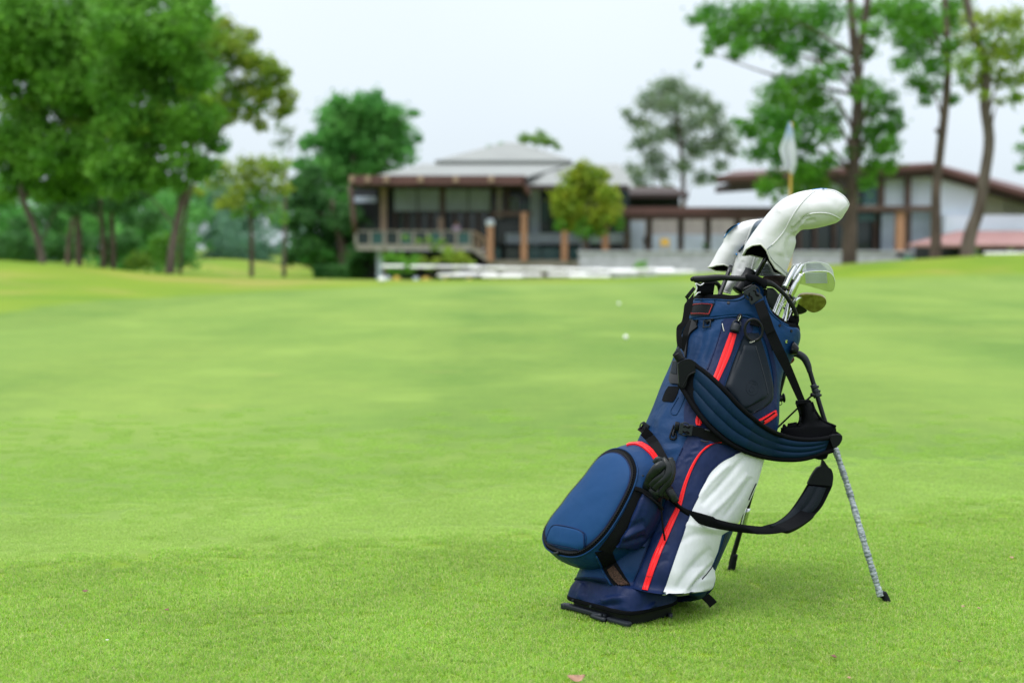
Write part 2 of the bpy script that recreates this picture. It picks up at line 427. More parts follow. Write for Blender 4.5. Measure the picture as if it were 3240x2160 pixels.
m5 = ramp(noise(4.5, 5), [(.3, (.40, .42, .42)), (.7, (.60, .58, .56))]); pale = mix(.55, pale, m5, 'OVERLAY')
streak = ramp(noise(.8, 4, None, .4), [(.55, (0, 0, 0)), (.72, (.75, .75, .75))])
pale = mix(streak, pale, (.185, .285, .048)); 
dry = ramp(noise(1.9, 2, (.7, 1.6, 1)), [(.68, (0, 0, 0)), (.80, (.5, .5, .5))]); pale = mix(dry, pale, (.27, .27, .07))
rough = ramp(noise(.35, 4), [(.35, GR['rough'][0]), (.65, GR['rough'][1])])
rough = mix(.5, rough, ramp(noise(30, 3), [(.3, (.30, .36, .28)), (.7, (.68, .64, .6))]), 'OVERLAY')
dry2 = ramp(noise(.25, 3), [(.54, (0, 0, 0)), (.68, (.7, .7, .7))]); rough = mix(dry2, rough, (.29, .25, .06))
stripe = ramp(noise(.22, 1, (2.2, .12, 1)), [(.42, (0, 0, 0)), (.58, (1, 1, 1))]); pale = mix(mix(.85, stripe, (0, 0, 0)), pale, (.30, .42, .08))
col = mix(att.outputs['Fac'], rough, pale); 
att2 = t.nodes.new('ShaderNodeAttribute'); att2.attribute_name = 'strip'
col = mix(att2.outputs['Fac'], col, (.175, .265, .055))
att3 = t.nodes.new('ShaderNodeAttribute'); att3.attribute_name = 'dry'; col = mix(att3.outputs['Fac'], col, (.33, .255, .075))
lk(col, b.inputs['Base Color'])
bmp = t.nodes.new('ShaderNodeBump'); bmp.inputs['Strength'].default_value = .5; bmp.inputs['Distance'].default_value = .01; lk(fine, bmp.inputs['Height']); lk(bmp.outputs[0], b.inputs['Normal'])
ground = mesh('ground', V, F, gmat); ground['kind'] = 'structure'
at = ground.data.attributes.new('green', 'FLOAT', 'POINT'); at.data.foreach_set('value', gm)
fr = V[:, 1]-(4.42+.24*V[:, 0]+.04*np.sin(V[:, 0]*1.7))
strip = np.clip(sstep(-.05, .1, fr)*(1-sstep(.75+.15*np.sin(V[:, 0]*1.3), 1.25+.15*np.sin(V[:, 0]*1.3), fr)), 0, 1)*.45+np.clip(gm*(1-sstep(.0, 2.5, 38-V[:, 1])), 0, 1)*0+np.exp(-((V[:, 1]-33-0*V[:, 0])/3.0)**2)*gm*.45
dryv = .75*np.exp(-((V[:, 0]+7.6)/3.0)**2-((V[:, 1]-37.5)/2.2)**2)+.4*np.exp(-((V[:, 0]+12)/2.0)**2-((V[:, 1]-31)/1.5)**2)
at = ground.data.attributes.new('dry', 'FLOAT', 'POINT'); at.data.foreach_set('value', dryv)
at = ground.data.attributes.new('strip', 'FLOAT', 'POINT'); at.data.foreach_set('value', strip)

# ---------------------------------------------------------------- grass blades near the camera (uncountable: one object)
def blade_mat(name, cols, tr=.35):
    m = bpy.data.materials.new(name); m.use_nodes = True; t = m.node_tree; b = t.nodes['Principled BSDF']; lk = t.links.new
    gi = t.nodes.new('ShaderNodeNewGeometry'); oi = t.nodes.new('ShaderNodeObjectInfo'); ad = t.nodes.new('ShaderNodeMath'); ad.operation = 'ADD'
    lk(gi.outputs['Random Per Island'], ad.inputs[0]); lk(oi.outputs['Random'], ad.inputs[1]); fr_ = t.nodes.new('ShaderNodeMath'); fr_.operation = 'FRACT'; lk(ad.outputs[0], fr_.inputs[0])
    r = t.nodes.new('ShaderNodeValToRGB'); r.color_ramp.interpolation = 'LINEAR'; lk(fr_.outputs[0], r.inputs[0]); els = r.color_ramp.elements
    els[0].position = 0; els[0].color = (*cols[0], 1); els[1].position = 1; els[1].color = (*cols[-1], 1)
    for i, c in enumerate(cols[1:-1]): x = els.new((i+1)/(len(cols)-1)); x.color = (*c, 1)
    # broad patches of yellower and greener turf
    tcn = t.nodes.new('ShaderNodeNewGeometry'); nn = t.nodes.new('ShaderNodeTexNoise'); nn.inputs['Scale'].default_value = 2.1; nn.inputs['Detail'].default_value = 4; lk(tcn.outputs['Position'], nn.inputs['Vector'])
    mr_ = t.nodes.new('ShaderNodeMapRange'); mr_.inputs['From Min'].default_value = .3; mr_.inputs['From Max'].default_value = .7; mr_.inputs['To Min'].default_value = .90; mr_.inputs['To Max'].default_value = 1.12; lk(nn.outputs[0], mr_.inputs[0])
    vs = t.nodes.new('ShaderNodeVectorMath'); vs.operation = 'SCALE'; lk(r.outputs[0], vs.inputs[0]); lk(mr_.outputs[0], vs.inputs['Scale'])
    lk(vs.outputs[0], b.inputs['Base Color']); b.inputs['Roughness'].default_value = .5; b.inputs['Specular IOR Level'].default_value = .3
    trn = t.nodes.new('ShaderNodeBsdfTranslucent'); ms = t.nodes.new('ShaderNodeMixShader'); ms.inputs[0].default_value = tr; lk(vs.outputs[0], trn.inputs[0])
    lk(b.outputs[0], ms.inputs[1]); lk(trn.outputs[0], ms.inputs[2]); lk(ms.outputs[0], t.nodes['Material Output'].inputs[0]); return m
bmt = blade_mat('grass_blades', [(.215, .455, .033), (.39, .645, .060), (.245, .51, .050), (.57, .71, .17), (.07, .185, .010), (.74, .72, .34), (.16, .415, .050), (.41, .66, .075)], .5)
bmt3 = blade_mat('pale_grass_blades', [(.38, .57, .12), (.45, .63, .16), (.33, .53, .10), (.51, .63, .19)], .5)
bmt2 = blade_mat('fine_grass_blades', [(.30, .52, .08), (.37, .58, .105), (.25, .46, .06), (.43, .58, .14)], .5)
def tuft(seed, nb=60, rad=.024, h=.0088, wd=.0011, mm=None):
    r = np.random.default_rng(seed); V = []; F = []
    for _ in range(nb):
        a = r.uniform(0, 2*math.pi); d = rad*math.sqrt(r.uniform()); x, y = d*math.cos(a), d*math.sin(a)
        az = r.uniform(0, 2*math.pi); lean = r.uniform(.2, 1.7); hh = h*r.uniform(.6, 1.25); w_ = wd*r.uniform(.7, 1.3)
        dx, dy = math.cos(az), math.sin(az); px_, py_ = -dy, dx; k = len(V)
        for s, f in ((0, 1.), (.55, .85)):
            o = s*hh; l = lean*hh*s*s
            V.append((x+dx*l+px_*w_*f/2, y+dy*l+py_*w_*f/2, o-.001)); V.append((x+dx*l-px_*w_*f/2, y+dy*l-py_*w_*f/2, o-.001))
        l = lean*hh; V.append((x+dx*l, y+dy*l, hh*(1-.25*lean)))
        F += [(k, k+1, k+3, k+2), (k+2, k+3, k+4)]
    me = bpy.data.meshes.new('tuft'); me.from_pydata(V, [], F); me.materials.append(mm or bmt)
    return bpy.data.objects.new('grass_tuft', me)
tcol = bpy.data.collections.new('tufts')
for s in range(7): tcol.objects.link(tuft(s))
tcol2 = bpy.data.collections.new('fine_tufts')
for s in range(5): tcol2.objects.link(tuft(s+20, 34, .024, .005, .0012, bmt2))
tcol3 = bpy.data.collections.new('pale_tufts')
for s in range(5): tcol3.objects.link(tuft(s+40, 34, .024, .006, .0013, bmt3))
frt = lambda x, y: y-(4.42+.24*x+.04*math.sin(x*1.7))
def lawn(name, x_of_y, y0, y1, dens, scale, zoff=0, maskgreen=None, seed=1, step=.25, tc_=None, cond=None):
    V = []; F = []
    yy = np.arange(y0, y1+.001, step)
    nx = 70
    for y in yy:
        w_ = x_of_y(y)
        for j in range(nx+1):
            x = -w_+2*w_*j/nx; V.append((x, y, gzf(x, y)+zoff))
    for i in range(len(yy)-1):
        for j in range(nx):
            if maskgreen is not None:
                c = V[i*(nx+1)+j]
                if (greenmask(c[0], c[1]) > random.uniform(.02, .98)) != maskgreen: continue
                if cond and not cond(c[0], c[1]): continue
            F.append((i*(nx+1)+j, i*(nx+1)+j+1, (i+1)*(nx+1)+j+1, (i+1)*(nx+1)+j))
    o = mesh(name, V, F, gmat); o['kind'] = 'stuff'
    ng = bpy.data.node_groups.new(name+'_nodes', 'GeometryNodeTree')
    ng.interface.new_socket('Geometry', in_out='INPUT', socket_type='NodeSocketGeometry'); ng.interface.new_socket('Geometry', in_out='OUTPUT', socket_type='NodeSocketGeometry')
    n = ng.nodes; l = ng.links.new; gi = n.new('NodeGroupInput'); go = n.new('NodeGroupOutput')
    dp = n.new('GeometryNodeDistributePointsOnFaces'); dp.inputs['Density'].default_value = dens; dp.inputs['Seed'].default_value = seed
    ci = n.new('GeometryNodeCollectionInfo'); ci.inputs[0].default_value = tc_ or tcol; ci.inputs['Separate Children'].default_value = True; ci.inputs['Reset Children'].default_value = True
    ip = n.new('GeometryNodeInstanceOnPoints'); ip.inputs['Pick Instance'].default_value = True
    rv = n.new('FunctionNodeRandomValue'); rv.data_type = 'FLOAT_VECTOR'; rv.inputs['Min'].default_value = (0, 0, 0); rv.inputs['Max'].default_value = (0, 0, 6.283)
    rs = n.new('FunctionNodeRandomValue'); rs.data_type = 'FLOAT'; rs.inputs[2].default_value = scale*.75; rs.inputs[3].default_value = scale*1.25; rs.inputs['Seed'].default_value = 5
    l(gi.outputs[0], dp.inputs['Mesh']); l(dp.outputs['Points'], ip.inputs['Points']); l(ci.outputs[0], ip.inputs['Instance']); l(rv.outputs['Value'], ip.inputs['Rotation']); l(rs.outputs[1], ip.inputs['Scale'])
    l(ip.outputs[0], go.inputs[0])
    md = o.modifiers.new('grass', 'NODES'); md.node_group = ng
    return o
g1 = lawn('grass', lambda y: .42*y+.7, 2.1, 6.0, 3000, 1.0, 0, False, 1, .05)
tag(g1, 'short coarse green grass round the golf bag', 'grass')
g2 = lawn('grass', lambda y: .42*y+.7, 4.0, 8.0, 1800, 1.0, 0, True, 2, .1, tcol2, lambda x, y: frt(x, y) > .9+.15*math.sin(x*1.3)+random.uniform(-.35, .35) and random.random() > (y-4.9)/3.0)
g3 = lawn('grass', lambda y: .42*y+.7, 3.2, 7.0, 2600, 1.0, 0, True, 3, .05, tcol3, lambda x, y: frt(x, y) <= .95+.15*math.sin(x*1.3)+random.uniform(-.35, .35))
tag(g3, 'pale band of short grass between the green and the coarser turf', 'grass')
tag(g2, 'finely mown pale grass of the putting green', 'grass')
# ---------------------------------------------------------------- fallen leaves
LM = [mat('dry_leaf', (.30, .17, .11), .6, var=.3, vscale=80), mat('red_dry_leaf', (.15, .065, .04), .6), mat('pink_dry_leaf', (.34, .20, .13), .6)]
def fallen(px, py, s, m, rz, label, curl=.5):
    c = G(px, py, .012); V = []; F = []; n = 7
    for i in range(n):
        u = i/(n-1); w_ = math.sin(math.pi*min(1, u*1.02+.02))**.8*.35*s; z = curl*s*((u-.5)**2)*1.6
        for sg in (-1, 0, 1): V.append((u*s-s/2, sg*w_, z+abs(sg)*curl*.35*s*w_/s*1.5))
    for i in range(n-1):
        for j in range(2): F.append((i*3+j, i*3+j+1, (i+1)*3+j+1, (i+1)*3+j))
    Mx = Matrix.Translation(c) @ Matrix.Rotation(rz, 4, 'Z') @ Matrix.Rotation(.25, 4, 'X')
    o = mesh('fallen_leaf', [Mx @ Vector(v) for v in V], F, m); solid(o, .0006)
    return tag(o, label, 'leaf', 'dry leaves on the grass')
fallen(1822, 2154, .040, LM[0], .3, 'largest curled brown leaf lying at the bottom edge in front of the bag', .9)
fallen(2638, 2078, .020, LM[1], 1.3, 'red brown leaf lying right of the bag base near the bottom edge')
fallen(3200, 1764, .016, LM[2], .5, 'pink dry leaf lying right of the wrapped leg near the picture edge')
fallen(3035, 2092, .014, LM[1], 2, 'tiny dark red leaf in the bottom right corner of the lawn')
fallen(2686, 2144, .012, LM[2], 1, 'tiny pink leaf at the bottom edge below the red brown leaf')
fallen(270, 1870, .016, LM[1], .2, 'small dark red leaf on the grass at the far left')
fallen(527, 1929, .015, LM[1], 1.2, 'small red leaf on the grass left of centre')
fallen(3046, 1918, .011, LM[2], .2, 'small pink leaf level with the foot of the wrapped leg, left one of two')
fallen(3096, 1924, .012, LM[2], 1.2, 'small pink leaf level with the foot of the wrapped leg, right one of two')
fallen(340, 2024, .009, mat('white_petal', (.42, .46, .34), .6), .1, 'small white petal on the grass at the bottom left')
# ---------------------------------------------------------------- golf balls and marker
bw = mat('white_golf_ball', (.80, .80, .78), .3, spec=.5, bumps=(('voronoi', 260, .4, .001),))
def ball(px, py, r, label, Y=None, name='golf_ball', cat='golf ball', grp='white golf balls lying on the green'):
    if Y: p = P(px, py, Y)
    else:
        p = G(px, py+4)
        for _ in range(6): p = G(px, py+4, gzf(p.x, p.y)+r*.6)
    bm = bmesh.new(); bmesh.ops.create_icosphere(bm, subdivisions=4, radius=r, matrix=Matrix.Translation((p.x, p.y, gzf(p.x, p.y)+r)))
    o = bmobj(name, bm, bw, None, smooth=True); tag(o, label, cat, grp); return o
ball(1980, 1065, .0225, 'nearer of the two white golf balls beside the bag')
ball(1958, 958, .0225, 'farther of the two white golf balls beside the bag')
o = ball(1208, 885, .085, 'round white marker ball standing at the far edge of the green', 36.5, 'marker_ball', 'marker', None)
# ================================================================ materials of the far scene
M['roofmetal'] = mat('pale_metal_roof', (.235, .25, .24), .55, spec=.2, var=.05, vscale=.6, bumps=(('wave', 2.2, .2, .02),))
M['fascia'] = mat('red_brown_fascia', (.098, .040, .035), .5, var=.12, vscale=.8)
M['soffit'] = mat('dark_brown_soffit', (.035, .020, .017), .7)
M['brown'] = mat('brown_timber', (.075, .042, .032), .6, var=.2, vscale=1.5)
M['tan'] = mat('tan_timber', (.32, .22, .155), .6, var=.15, vscale=1.5)
M['terra'] = mat('terracotta_column', (.40, .205, .12), .65, var=.10, vscale=2)
M['glassd'] = mat('dark_glass', (.018, .030, .036), .15, spec=.6)
M['glasst'] = mat('teal_glass', (.035, .10, .105), .2, spec=.5)
M['blind'] = mat('grey_green_blind', (.42, .50, .52), .5, var=.1, vscale=3)
M['wallg'] = mat('grey_render', (.42, .48, .58), .8, var=.08, vscale=1)
M['wallw'] = mat('white_render', (.60, .66, .76), .8, var=.05, vscale=1)
M['cream'] = mat('cream_panel', (.42, .39, .30), .8, var=.06, vscale=1)
M['stone'] = mat('lilac_grey_stone', (.42, .42, .49), .85, var=.18, vscale=2.5, bumps=(('voronoi', 3, .3, .02),))
M['slab'] = mat('beige_concrete', (.32, .29, .26), .8, var=.1, vscale=2)
M['dark'] = mat('interior_shade', (.022, .025, .029), .9)  # near-black colour stands in for shade in rooms, recesses and under floors
M['cartw'] = mat('white_cart_plastic', (.88, .88, .89), .35)
M['yellow'] = mat('yellow_vinyl', (.55, .36, .05), .5)
M['tyre'] = mat('tyre_rubber', (.01, .01, .01), .8)
M['pinkroof'] = mat('pinkish_roof', (.30, .165, .155), .6, var=.1, vscale=2)
M['green'] = mat('green_plastic', (.01, .13, .08), .5)
M['bark'] = mat('grey_brown_bark', (.095, .066, .054), .9, var=.35, vscale=5, stretch=(1, 1, .3), bumps=(('noise', 14, .8, .03),))
M['barkl'] = mat('mottled_bark', (.13, .105, .088), .9, c2=(.065, .045, .035), vscale=3, stretch=(1, 1, .4), bumps=(('noise', 14, .8, .03),))
def leafmat(name, a, b_, vs=.9, tr=.4):
    m = mat(name, a, .55, spec=.25, c2=b_, vscale=vs, island=.30, trans=tr, detail=3); return m
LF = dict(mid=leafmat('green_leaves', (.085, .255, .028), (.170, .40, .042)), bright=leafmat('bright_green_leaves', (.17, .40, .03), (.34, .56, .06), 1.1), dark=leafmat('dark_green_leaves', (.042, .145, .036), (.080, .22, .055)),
          lime=leafmat('lime_leaves', (.14, .30, .035), (.23, .38, .05)), yellow=leafmat('yellow_green_leaves', (.17, .32, .035), (.34, .42, .055)), gold=leafmat('golden_leaves', (.19, .31, .026), (.36, .42, .035), 1.2),
          olive=leafmat('olive_grey_leaves', (.15, .25, .13), (.25, .33, .18)), blue=leafmat('far_haze_leaves', (.09, .21, .14), (.14, .28, .18), .3), far=leafmat('fresh_far_leaves', (.085, .30, .060), (.15, .40, .09), .5), t1=leafmat('shade_tree_leaves', (.065, .235, .024), (.145, .37, .032), .8))  # distance haze is put into the bluish colour of the far woods' leaves
def bx(name, x0, y0, x1, y1, Y, dep, m, parent, drop=0):
    a = P(x0, y0, Y); b = P(x1, y1, Y)
    return boxo(name, (min(a.x, b.x), Y, min(a.z, b.z)-drop), (max(a.x, b.x), Y+dep, max(a.z, b.z)), m, parent)
# ---------------------------------------------------------------- trees
def crown(name, blobs, m, parent, leaf=.14, cover=3., seed=0, flat=.8, sub=14, up=.35, spread=.24):
    r = np.random.default_rng(seed); pos = []
    for (c, Rw) in blobs:
        n = int(cover*Rw*Rw*7.5/(leaf*leaf)); ns = sub
        d = r.normal(size=(ns, 3)); d /= np.linalg.norm(d, axis=1, keepdims=True); d *= (r.uniform(.25, 1, (ns, 1))**.5)*Rw*.85; d[:, 2] *= flat
        which = r.integers(0, ns, n); o = r.normal(size=(n, 3))*Rw*spread*r.uniform(.6, 1.3, (ns, 1))[which]; o[:, 2] *= .7
        pos.append(np.array(c)+d[which]+o)
    pos = np.concatenate(pos); n = len(pos)
    nn = r.normal(size=(n, 3)); nn[:, 2] += up*2; nn /= np.linalg.norm(nn, axis=1, keepdims=True)
    t = np.cross(nn, r.normal(size=(n, 3))); t /= np.linalg.norm(t, axis=1, keepdims=True); bt = np.cross(nn, t)
    s = leaf*r.uniform(.6, 1.3, (n, 1)); L_ = t*s*.5; W_ = bt*s*.33
    V = np.stack([pos-L_, pos+W_-L_*.1, pos+L_, pos-W_-L_*.1], 1).reshape(-1, 3)
    me = bpy.data.meshes.new(name); me.vertices.add(n*4); me.vertices.foreach_set('co', V.ravel())
    me.loops.add(n*4); me.loops.foreach_set('vertex_index', np.arange(n*4)); me.polygons.add(n); me.polygons.foreach_set('loop_start', np.arange(0, n*4, 4)); me.update(calc_edges=True)
    me.materials.append(m); o = bpy.data.objects.new(name, me); link(o, parent); return o
COV = 2.3
def tree(name, label, trunk, blobs, Y, m, leaf=.14, cover=3., seed=0, tr=.18, bark='bark', dY=None, group=None, cat='tree', limbs=True, flat=.8, base=None, sub=20, extra=None, reach=1, spread=.24):
    """trunk: D-pixel polyline from the foot up; blobs: (x, y, r) in D pixels at depth about Y"""
    r = random.Random(seed+99); tp = [P(*DD(x, y), Y) for x, y in trunk] if trunk else []
    if tp:
        g = gzf(tp[0].x, tp[0].y); tp[0].z = min(tp[0].z, g)-.15
    root = thing(name, tp[0] if tp else P(*DD(blobs[0][0], blobs[0][1]), Y), label, cat, group)
    bl = []
    for (x, y, rr) in blobs:
        Rw = rr*Y/3266.6; yy = Y+r.uniform(-1, 1)*(dY if dY is not None else Rw*1.3); c = P(*DD(x, y), yy); bl.append((tuple(c), Rw))
    if tp:
        tt = resample(tp, 24, True); sweep('trunk', tp, [tr*1.35, tr*1.02, tr*.95, tr*.8, tr*.6], M[bark], root, n=36, sides=12)
        if limbs:
            k = 0
            for c, Rw in bl:
                d = np.linalg.norm(tt-np.array(c), axis=1); below = tt[:, 2] < c[2]-.2*Rw
                d = np.where(below, d, d+50); i = int(d.argmin()); s = Vector(tt[i]); e_ = Vector(c); md = (s+e_)/2+Vector((r.uniform(-.2, .2), r.uniform(-.2, .2), -.12*(e_-s).length))*reach
                k += 1
                if k % 3: continue
                s = Vector(tt[max(i-3, 2)]); sweep('limb', [s, md+Vector((0, 0, -.1)), e_], [tr*.34, tr*.20, tr*.06], M[bark], root, n=10, sides=6)
    cover = cover*COV
    c_ = crown('crown', bl, m, root, leaf, cover, seed, flat, sub, spread=spread)
    if extra:
        for (bb_, mm_, cv) in extra:
            crown('crown', [(tuple(P(*DD(x, y), Y-rr*Y/3266*.6)), rr*Y/3266.6) for x, y, rr in bb_], mm_, root, leaf, cv*1.5, seed+5, flat, sub)
    return root
tree('rain_tree', 'broad leafy tree with leaning trunk at the far left, bright tufts low in its crown', [(103, 612), (90, 560), (70, 500), (50, 440), (60, 330), (90, 200), (110, 60)],
     [(20,60,110),(120,20,120),(40,190,100),(150,130,110),(240,60,110),(70,310,90),(190,260,90),(10,330,80),(150,350,75),(230,180,90),(250,330,70),(60,420,45),(130,430,40),(210,410,45),(100,120,90),(180,60,90),(0,120,90),(150,200,80),(80,380,50),(160,390,45),(30,400,45),(200,370,50),(100,440,35),(170,440,35),(20,450,30)], 50, LF['mid'], .19, 3.6, 1, .11, 'barkl', sub=34, extra=[([(30,250,35),(70,240,30),(130,215,45),(170,240,40),(185,300,40),(60,330,30),(230,290,35),(95,390,20),(290,170,30),(20,160,30),(180,110,30)], LF['bright'], 2.2)])
tree('rain_tree', 'leafy tree with a forked pale trunk, right of the leaning one, crown against the sky', [(388, 634), (396, 570), (412, 490), (432, 410), (440, 330), (430, 200), (400, 90)],
     [(330,30,110),(420,90,80),(400,190,85),(320,160,90),(300,260,75),(370,290,65),(440,270,55),(460,170,50),(420,360,45),(350,370,45),(470,380,35),(500,330,32),(270,80,80),(290,370,50),(450,400,25),(370,110,80),(450,30,60),(260,200,60),(410,290,50),(320,330,50),(250,400,45),(400,420,30),(320,410,40),(360,410,40),(270,430,35),(230,380,40),(460,300,40),(480,260,36)], 47, LF['mid'], .18, 3.4, 2, .12, 'barkl', sub=34, extra=[([(380,260,30),(430,210,25),(330,290,30),(450,120,25),(270,300,30),(350,90,40),(480,230,22)], LF['bright'], 1.8)])
tree('yellowing_tree', 'yellow green tree leaning out to the right over the gap beside the clubhouse', [(412, 628), (420, 540), (445, 420), (500, 310), (560, 220)],
     [(500,100,50),(545,130,45),(590,150,45),(625,180,40),(650,225,32),(600,215,40),(550,200,45),(640,260,22),(520,260,38),(575,260,30),(480,170,45),(520,60,30),(600,290,20),(490,290,30),(470,80,50),(450,130,50),(470,220,45),(500,260,42),(455,300,36),(560,85,34),(620,150,30),(660,250,22)], 53, LF['yellow'], .17, 2.4, 3, .055, 'bark', sub=26, extra=[([(500,150,45),(540,230,35),(600,240,25),(480,240,40)], LF['mid'], 1.4)])
for i, (tp_, bl_, lab) in enumerate((
    ([(183, 616), (180, 540), (176, 430)], [(170,400,50),(210,430,40),(140,450,40),(180,480,30)], 'slim dark tree with a pinkish trunk standing second from the left under the big crowns'),
    ([(238, 618), (236, 540), (230, 430)], [(240,420,50),(270,460,40),(215,470,30)], 'thin dark trunk, third from the left, among the shaded trees'),
    ([(262, 616), (258, 530), (250, 420)], [(290,420,45),(320,450,40),(270,480,25),(340,410,40)], 'thin dark trunk directly right of the third one, among the shaded trees'),
    ([(152, 612), (158, 560), (172, 480)], [(110,470,35),(90,500,30),(130,520,25)], 'short leaning trunk between the leaning tree and the pinkish one'))):
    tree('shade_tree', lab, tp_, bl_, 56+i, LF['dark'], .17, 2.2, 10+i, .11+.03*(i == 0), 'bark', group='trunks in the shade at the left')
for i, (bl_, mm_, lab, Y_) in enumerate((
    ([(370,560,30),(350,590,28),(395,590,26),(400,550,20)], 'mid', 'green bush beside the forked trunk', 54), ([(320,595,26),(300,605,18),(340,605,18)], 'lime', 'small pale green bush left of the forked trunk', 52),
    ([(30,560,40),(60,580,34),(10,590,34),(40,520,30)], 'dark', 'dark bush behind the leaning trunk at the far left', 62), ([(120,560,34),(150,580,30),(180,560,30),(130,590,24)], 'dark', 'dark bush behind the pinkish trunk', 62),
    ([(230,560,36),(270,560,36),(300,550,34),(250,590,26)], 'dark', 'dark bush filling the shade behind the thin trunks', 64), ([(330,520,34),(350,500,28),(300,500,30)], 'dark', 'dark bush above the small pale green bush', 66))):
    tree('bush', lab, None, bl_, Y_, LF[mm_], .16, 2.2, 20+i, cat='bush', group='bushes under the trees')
tree('gap_tree', 'small spreading tree with a dark trunk standing alone in the gap left of the clubhouse', [(577, 643), (578, 580), (577, 520), (570, 460)],
     [(560,390,34),(600,380,34),(630,395,30),(520,400,30),(490,420,24),(650,430,24),(600,430,30),(545,440,30),(620,470,22),(520,470,26),(450,440,18),(640,380,22),(575,410,30),(500,380,20)], 60, LF['yellow'], .18, 1.7, 30, .10, 'bark', spread=.4, extra=[([(590,480,28),(640,500,26),(540,490,24),(600,450,24)], LF['mid'], 1.2)])
tree('pale_trunk_tree', 'tall slim pale trunk with a thin top standing right of the lone tree', [(652, 612), (654, 540), (655, 470), (654, 380)], [(655,330,22),(640,300,18),(665,300,16),(630,330,12)], 95, LF['olive'], .25, .9, 31, .12, 'barkl')
tree('fresh_green_tree', 'tall dense fresh green tree rising behind the left end of the clubhouse roof', [(820, 640), (820, 540), (815, 420), (810, 300)],
     [(800,250,45),(770,270,45),(840,250,45),(880,270,50),(740,320,40),(800,330,60),(870,340,60),(920,320,40),(930,360,28),(750,390,45),(820,400,60),(890,400,40),(730,440,35),(780,460,50),(840,460,50),(860,230,28),(905,260,24),(950,260,14),(960,320,12),(780,300,60),(830,300,60),(780,380,60),(850,390,60),(900,300,45),(705,380,34),(700,330,22),(710,460,34),(690,420,24)], 118, LF['far'], .32, 3.0, 32, .35, extra=[([(760,370,35),(800,300,35),(860,290,35),(820,430,35),(740,420,30)], LF['far'], 2.2)])
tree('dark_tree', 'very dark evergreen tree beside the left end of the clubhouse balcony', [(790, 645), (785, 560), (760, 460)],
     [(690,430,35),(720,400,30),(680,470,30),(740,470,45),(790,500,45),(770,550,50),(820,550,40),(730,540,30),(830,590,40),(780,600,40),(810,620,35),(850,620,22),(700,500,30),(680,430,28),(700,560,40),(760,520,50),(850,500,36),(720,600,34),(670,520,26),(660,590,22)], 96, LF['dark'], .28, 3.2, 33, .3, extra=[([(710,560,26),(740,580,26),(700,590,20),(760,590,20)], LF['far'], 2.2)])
tree('roof_tree', 'lime green tree top showing over the right slope of the clubhouse roof', [(1235, 470), (1235, 400), (1235, 340)], [(1205,320,18),(1235,318,22),(1262,326,18),(1280,338,11)], 128, LF['lime'], .3, 2.4, 34, .2)
tree('roof_tree', 'dim tree top showing over the left slope of the clubhouse roof', [(1140, 470), (1140, 400), (1140, 345)], [(1125,342,10),(1150,334,12),(1100,350,6)], 130, LF['far'], .3, 2.0, 35, .2)
tree('golden_tree', 'rounded golden green tree in front of the right end of the clubhouse', [(1345, 600), (1345, 560), (1345, 480)],
     [(1345,385,26),(1320,405,30),(1372,405,30),(1300,440,32),(1345,440,40),(1392,445,28),(1295,480,28),(1340,490,40),(1390,490,32),(1310,510,28),(1370,515,28),(1415,480,18),(1290,460,26),(1400,460,26),(1345,440,40)], 84, LF['gold'], .24, 3.2, 36, .2, extra=[([(1400,500,26),(1340,525,30),(1290,515,22),(1420,515,18),(1375,525,24)], LF['mid'], 2.2)])
tree('airy_tree', 'tall airy olive tree behind the pavilion roof', [(1570, 600), (1570, 470), (1568, 400), (1560, 300), (1550, 230)],
     [(1520,205,26),(1550,195,26),(1490,235,28),(1580,225,28),(1615,235,22),(1540,245,34),(1470,280,24),(1600,275,30),(1640,275,22),(1560,300,34),(1500,310,28),(1450,275,12),(1640,330,30),(1680,350,16),(1600,340,30),(1500,360,28),(1660,380,18),(1445,385,14),(1470,400,22),(1520,395,26),(1450,430,26),(1490,440,26),(1530,440,20),(1610,410,22),(1570,380,22),(1640,410,14),(1665,300,22),(1675,330,20),(1440,260,14),(1470,330,22),(1640,250,20)], 125, LF['olive'], .30, 2.5, 37, .22, sub=40, spread=.42, extra=[([(1460,430,24),(1500,445,24),(1540,450,20),(1440,450,14)], LF['mid'], 1.2)])
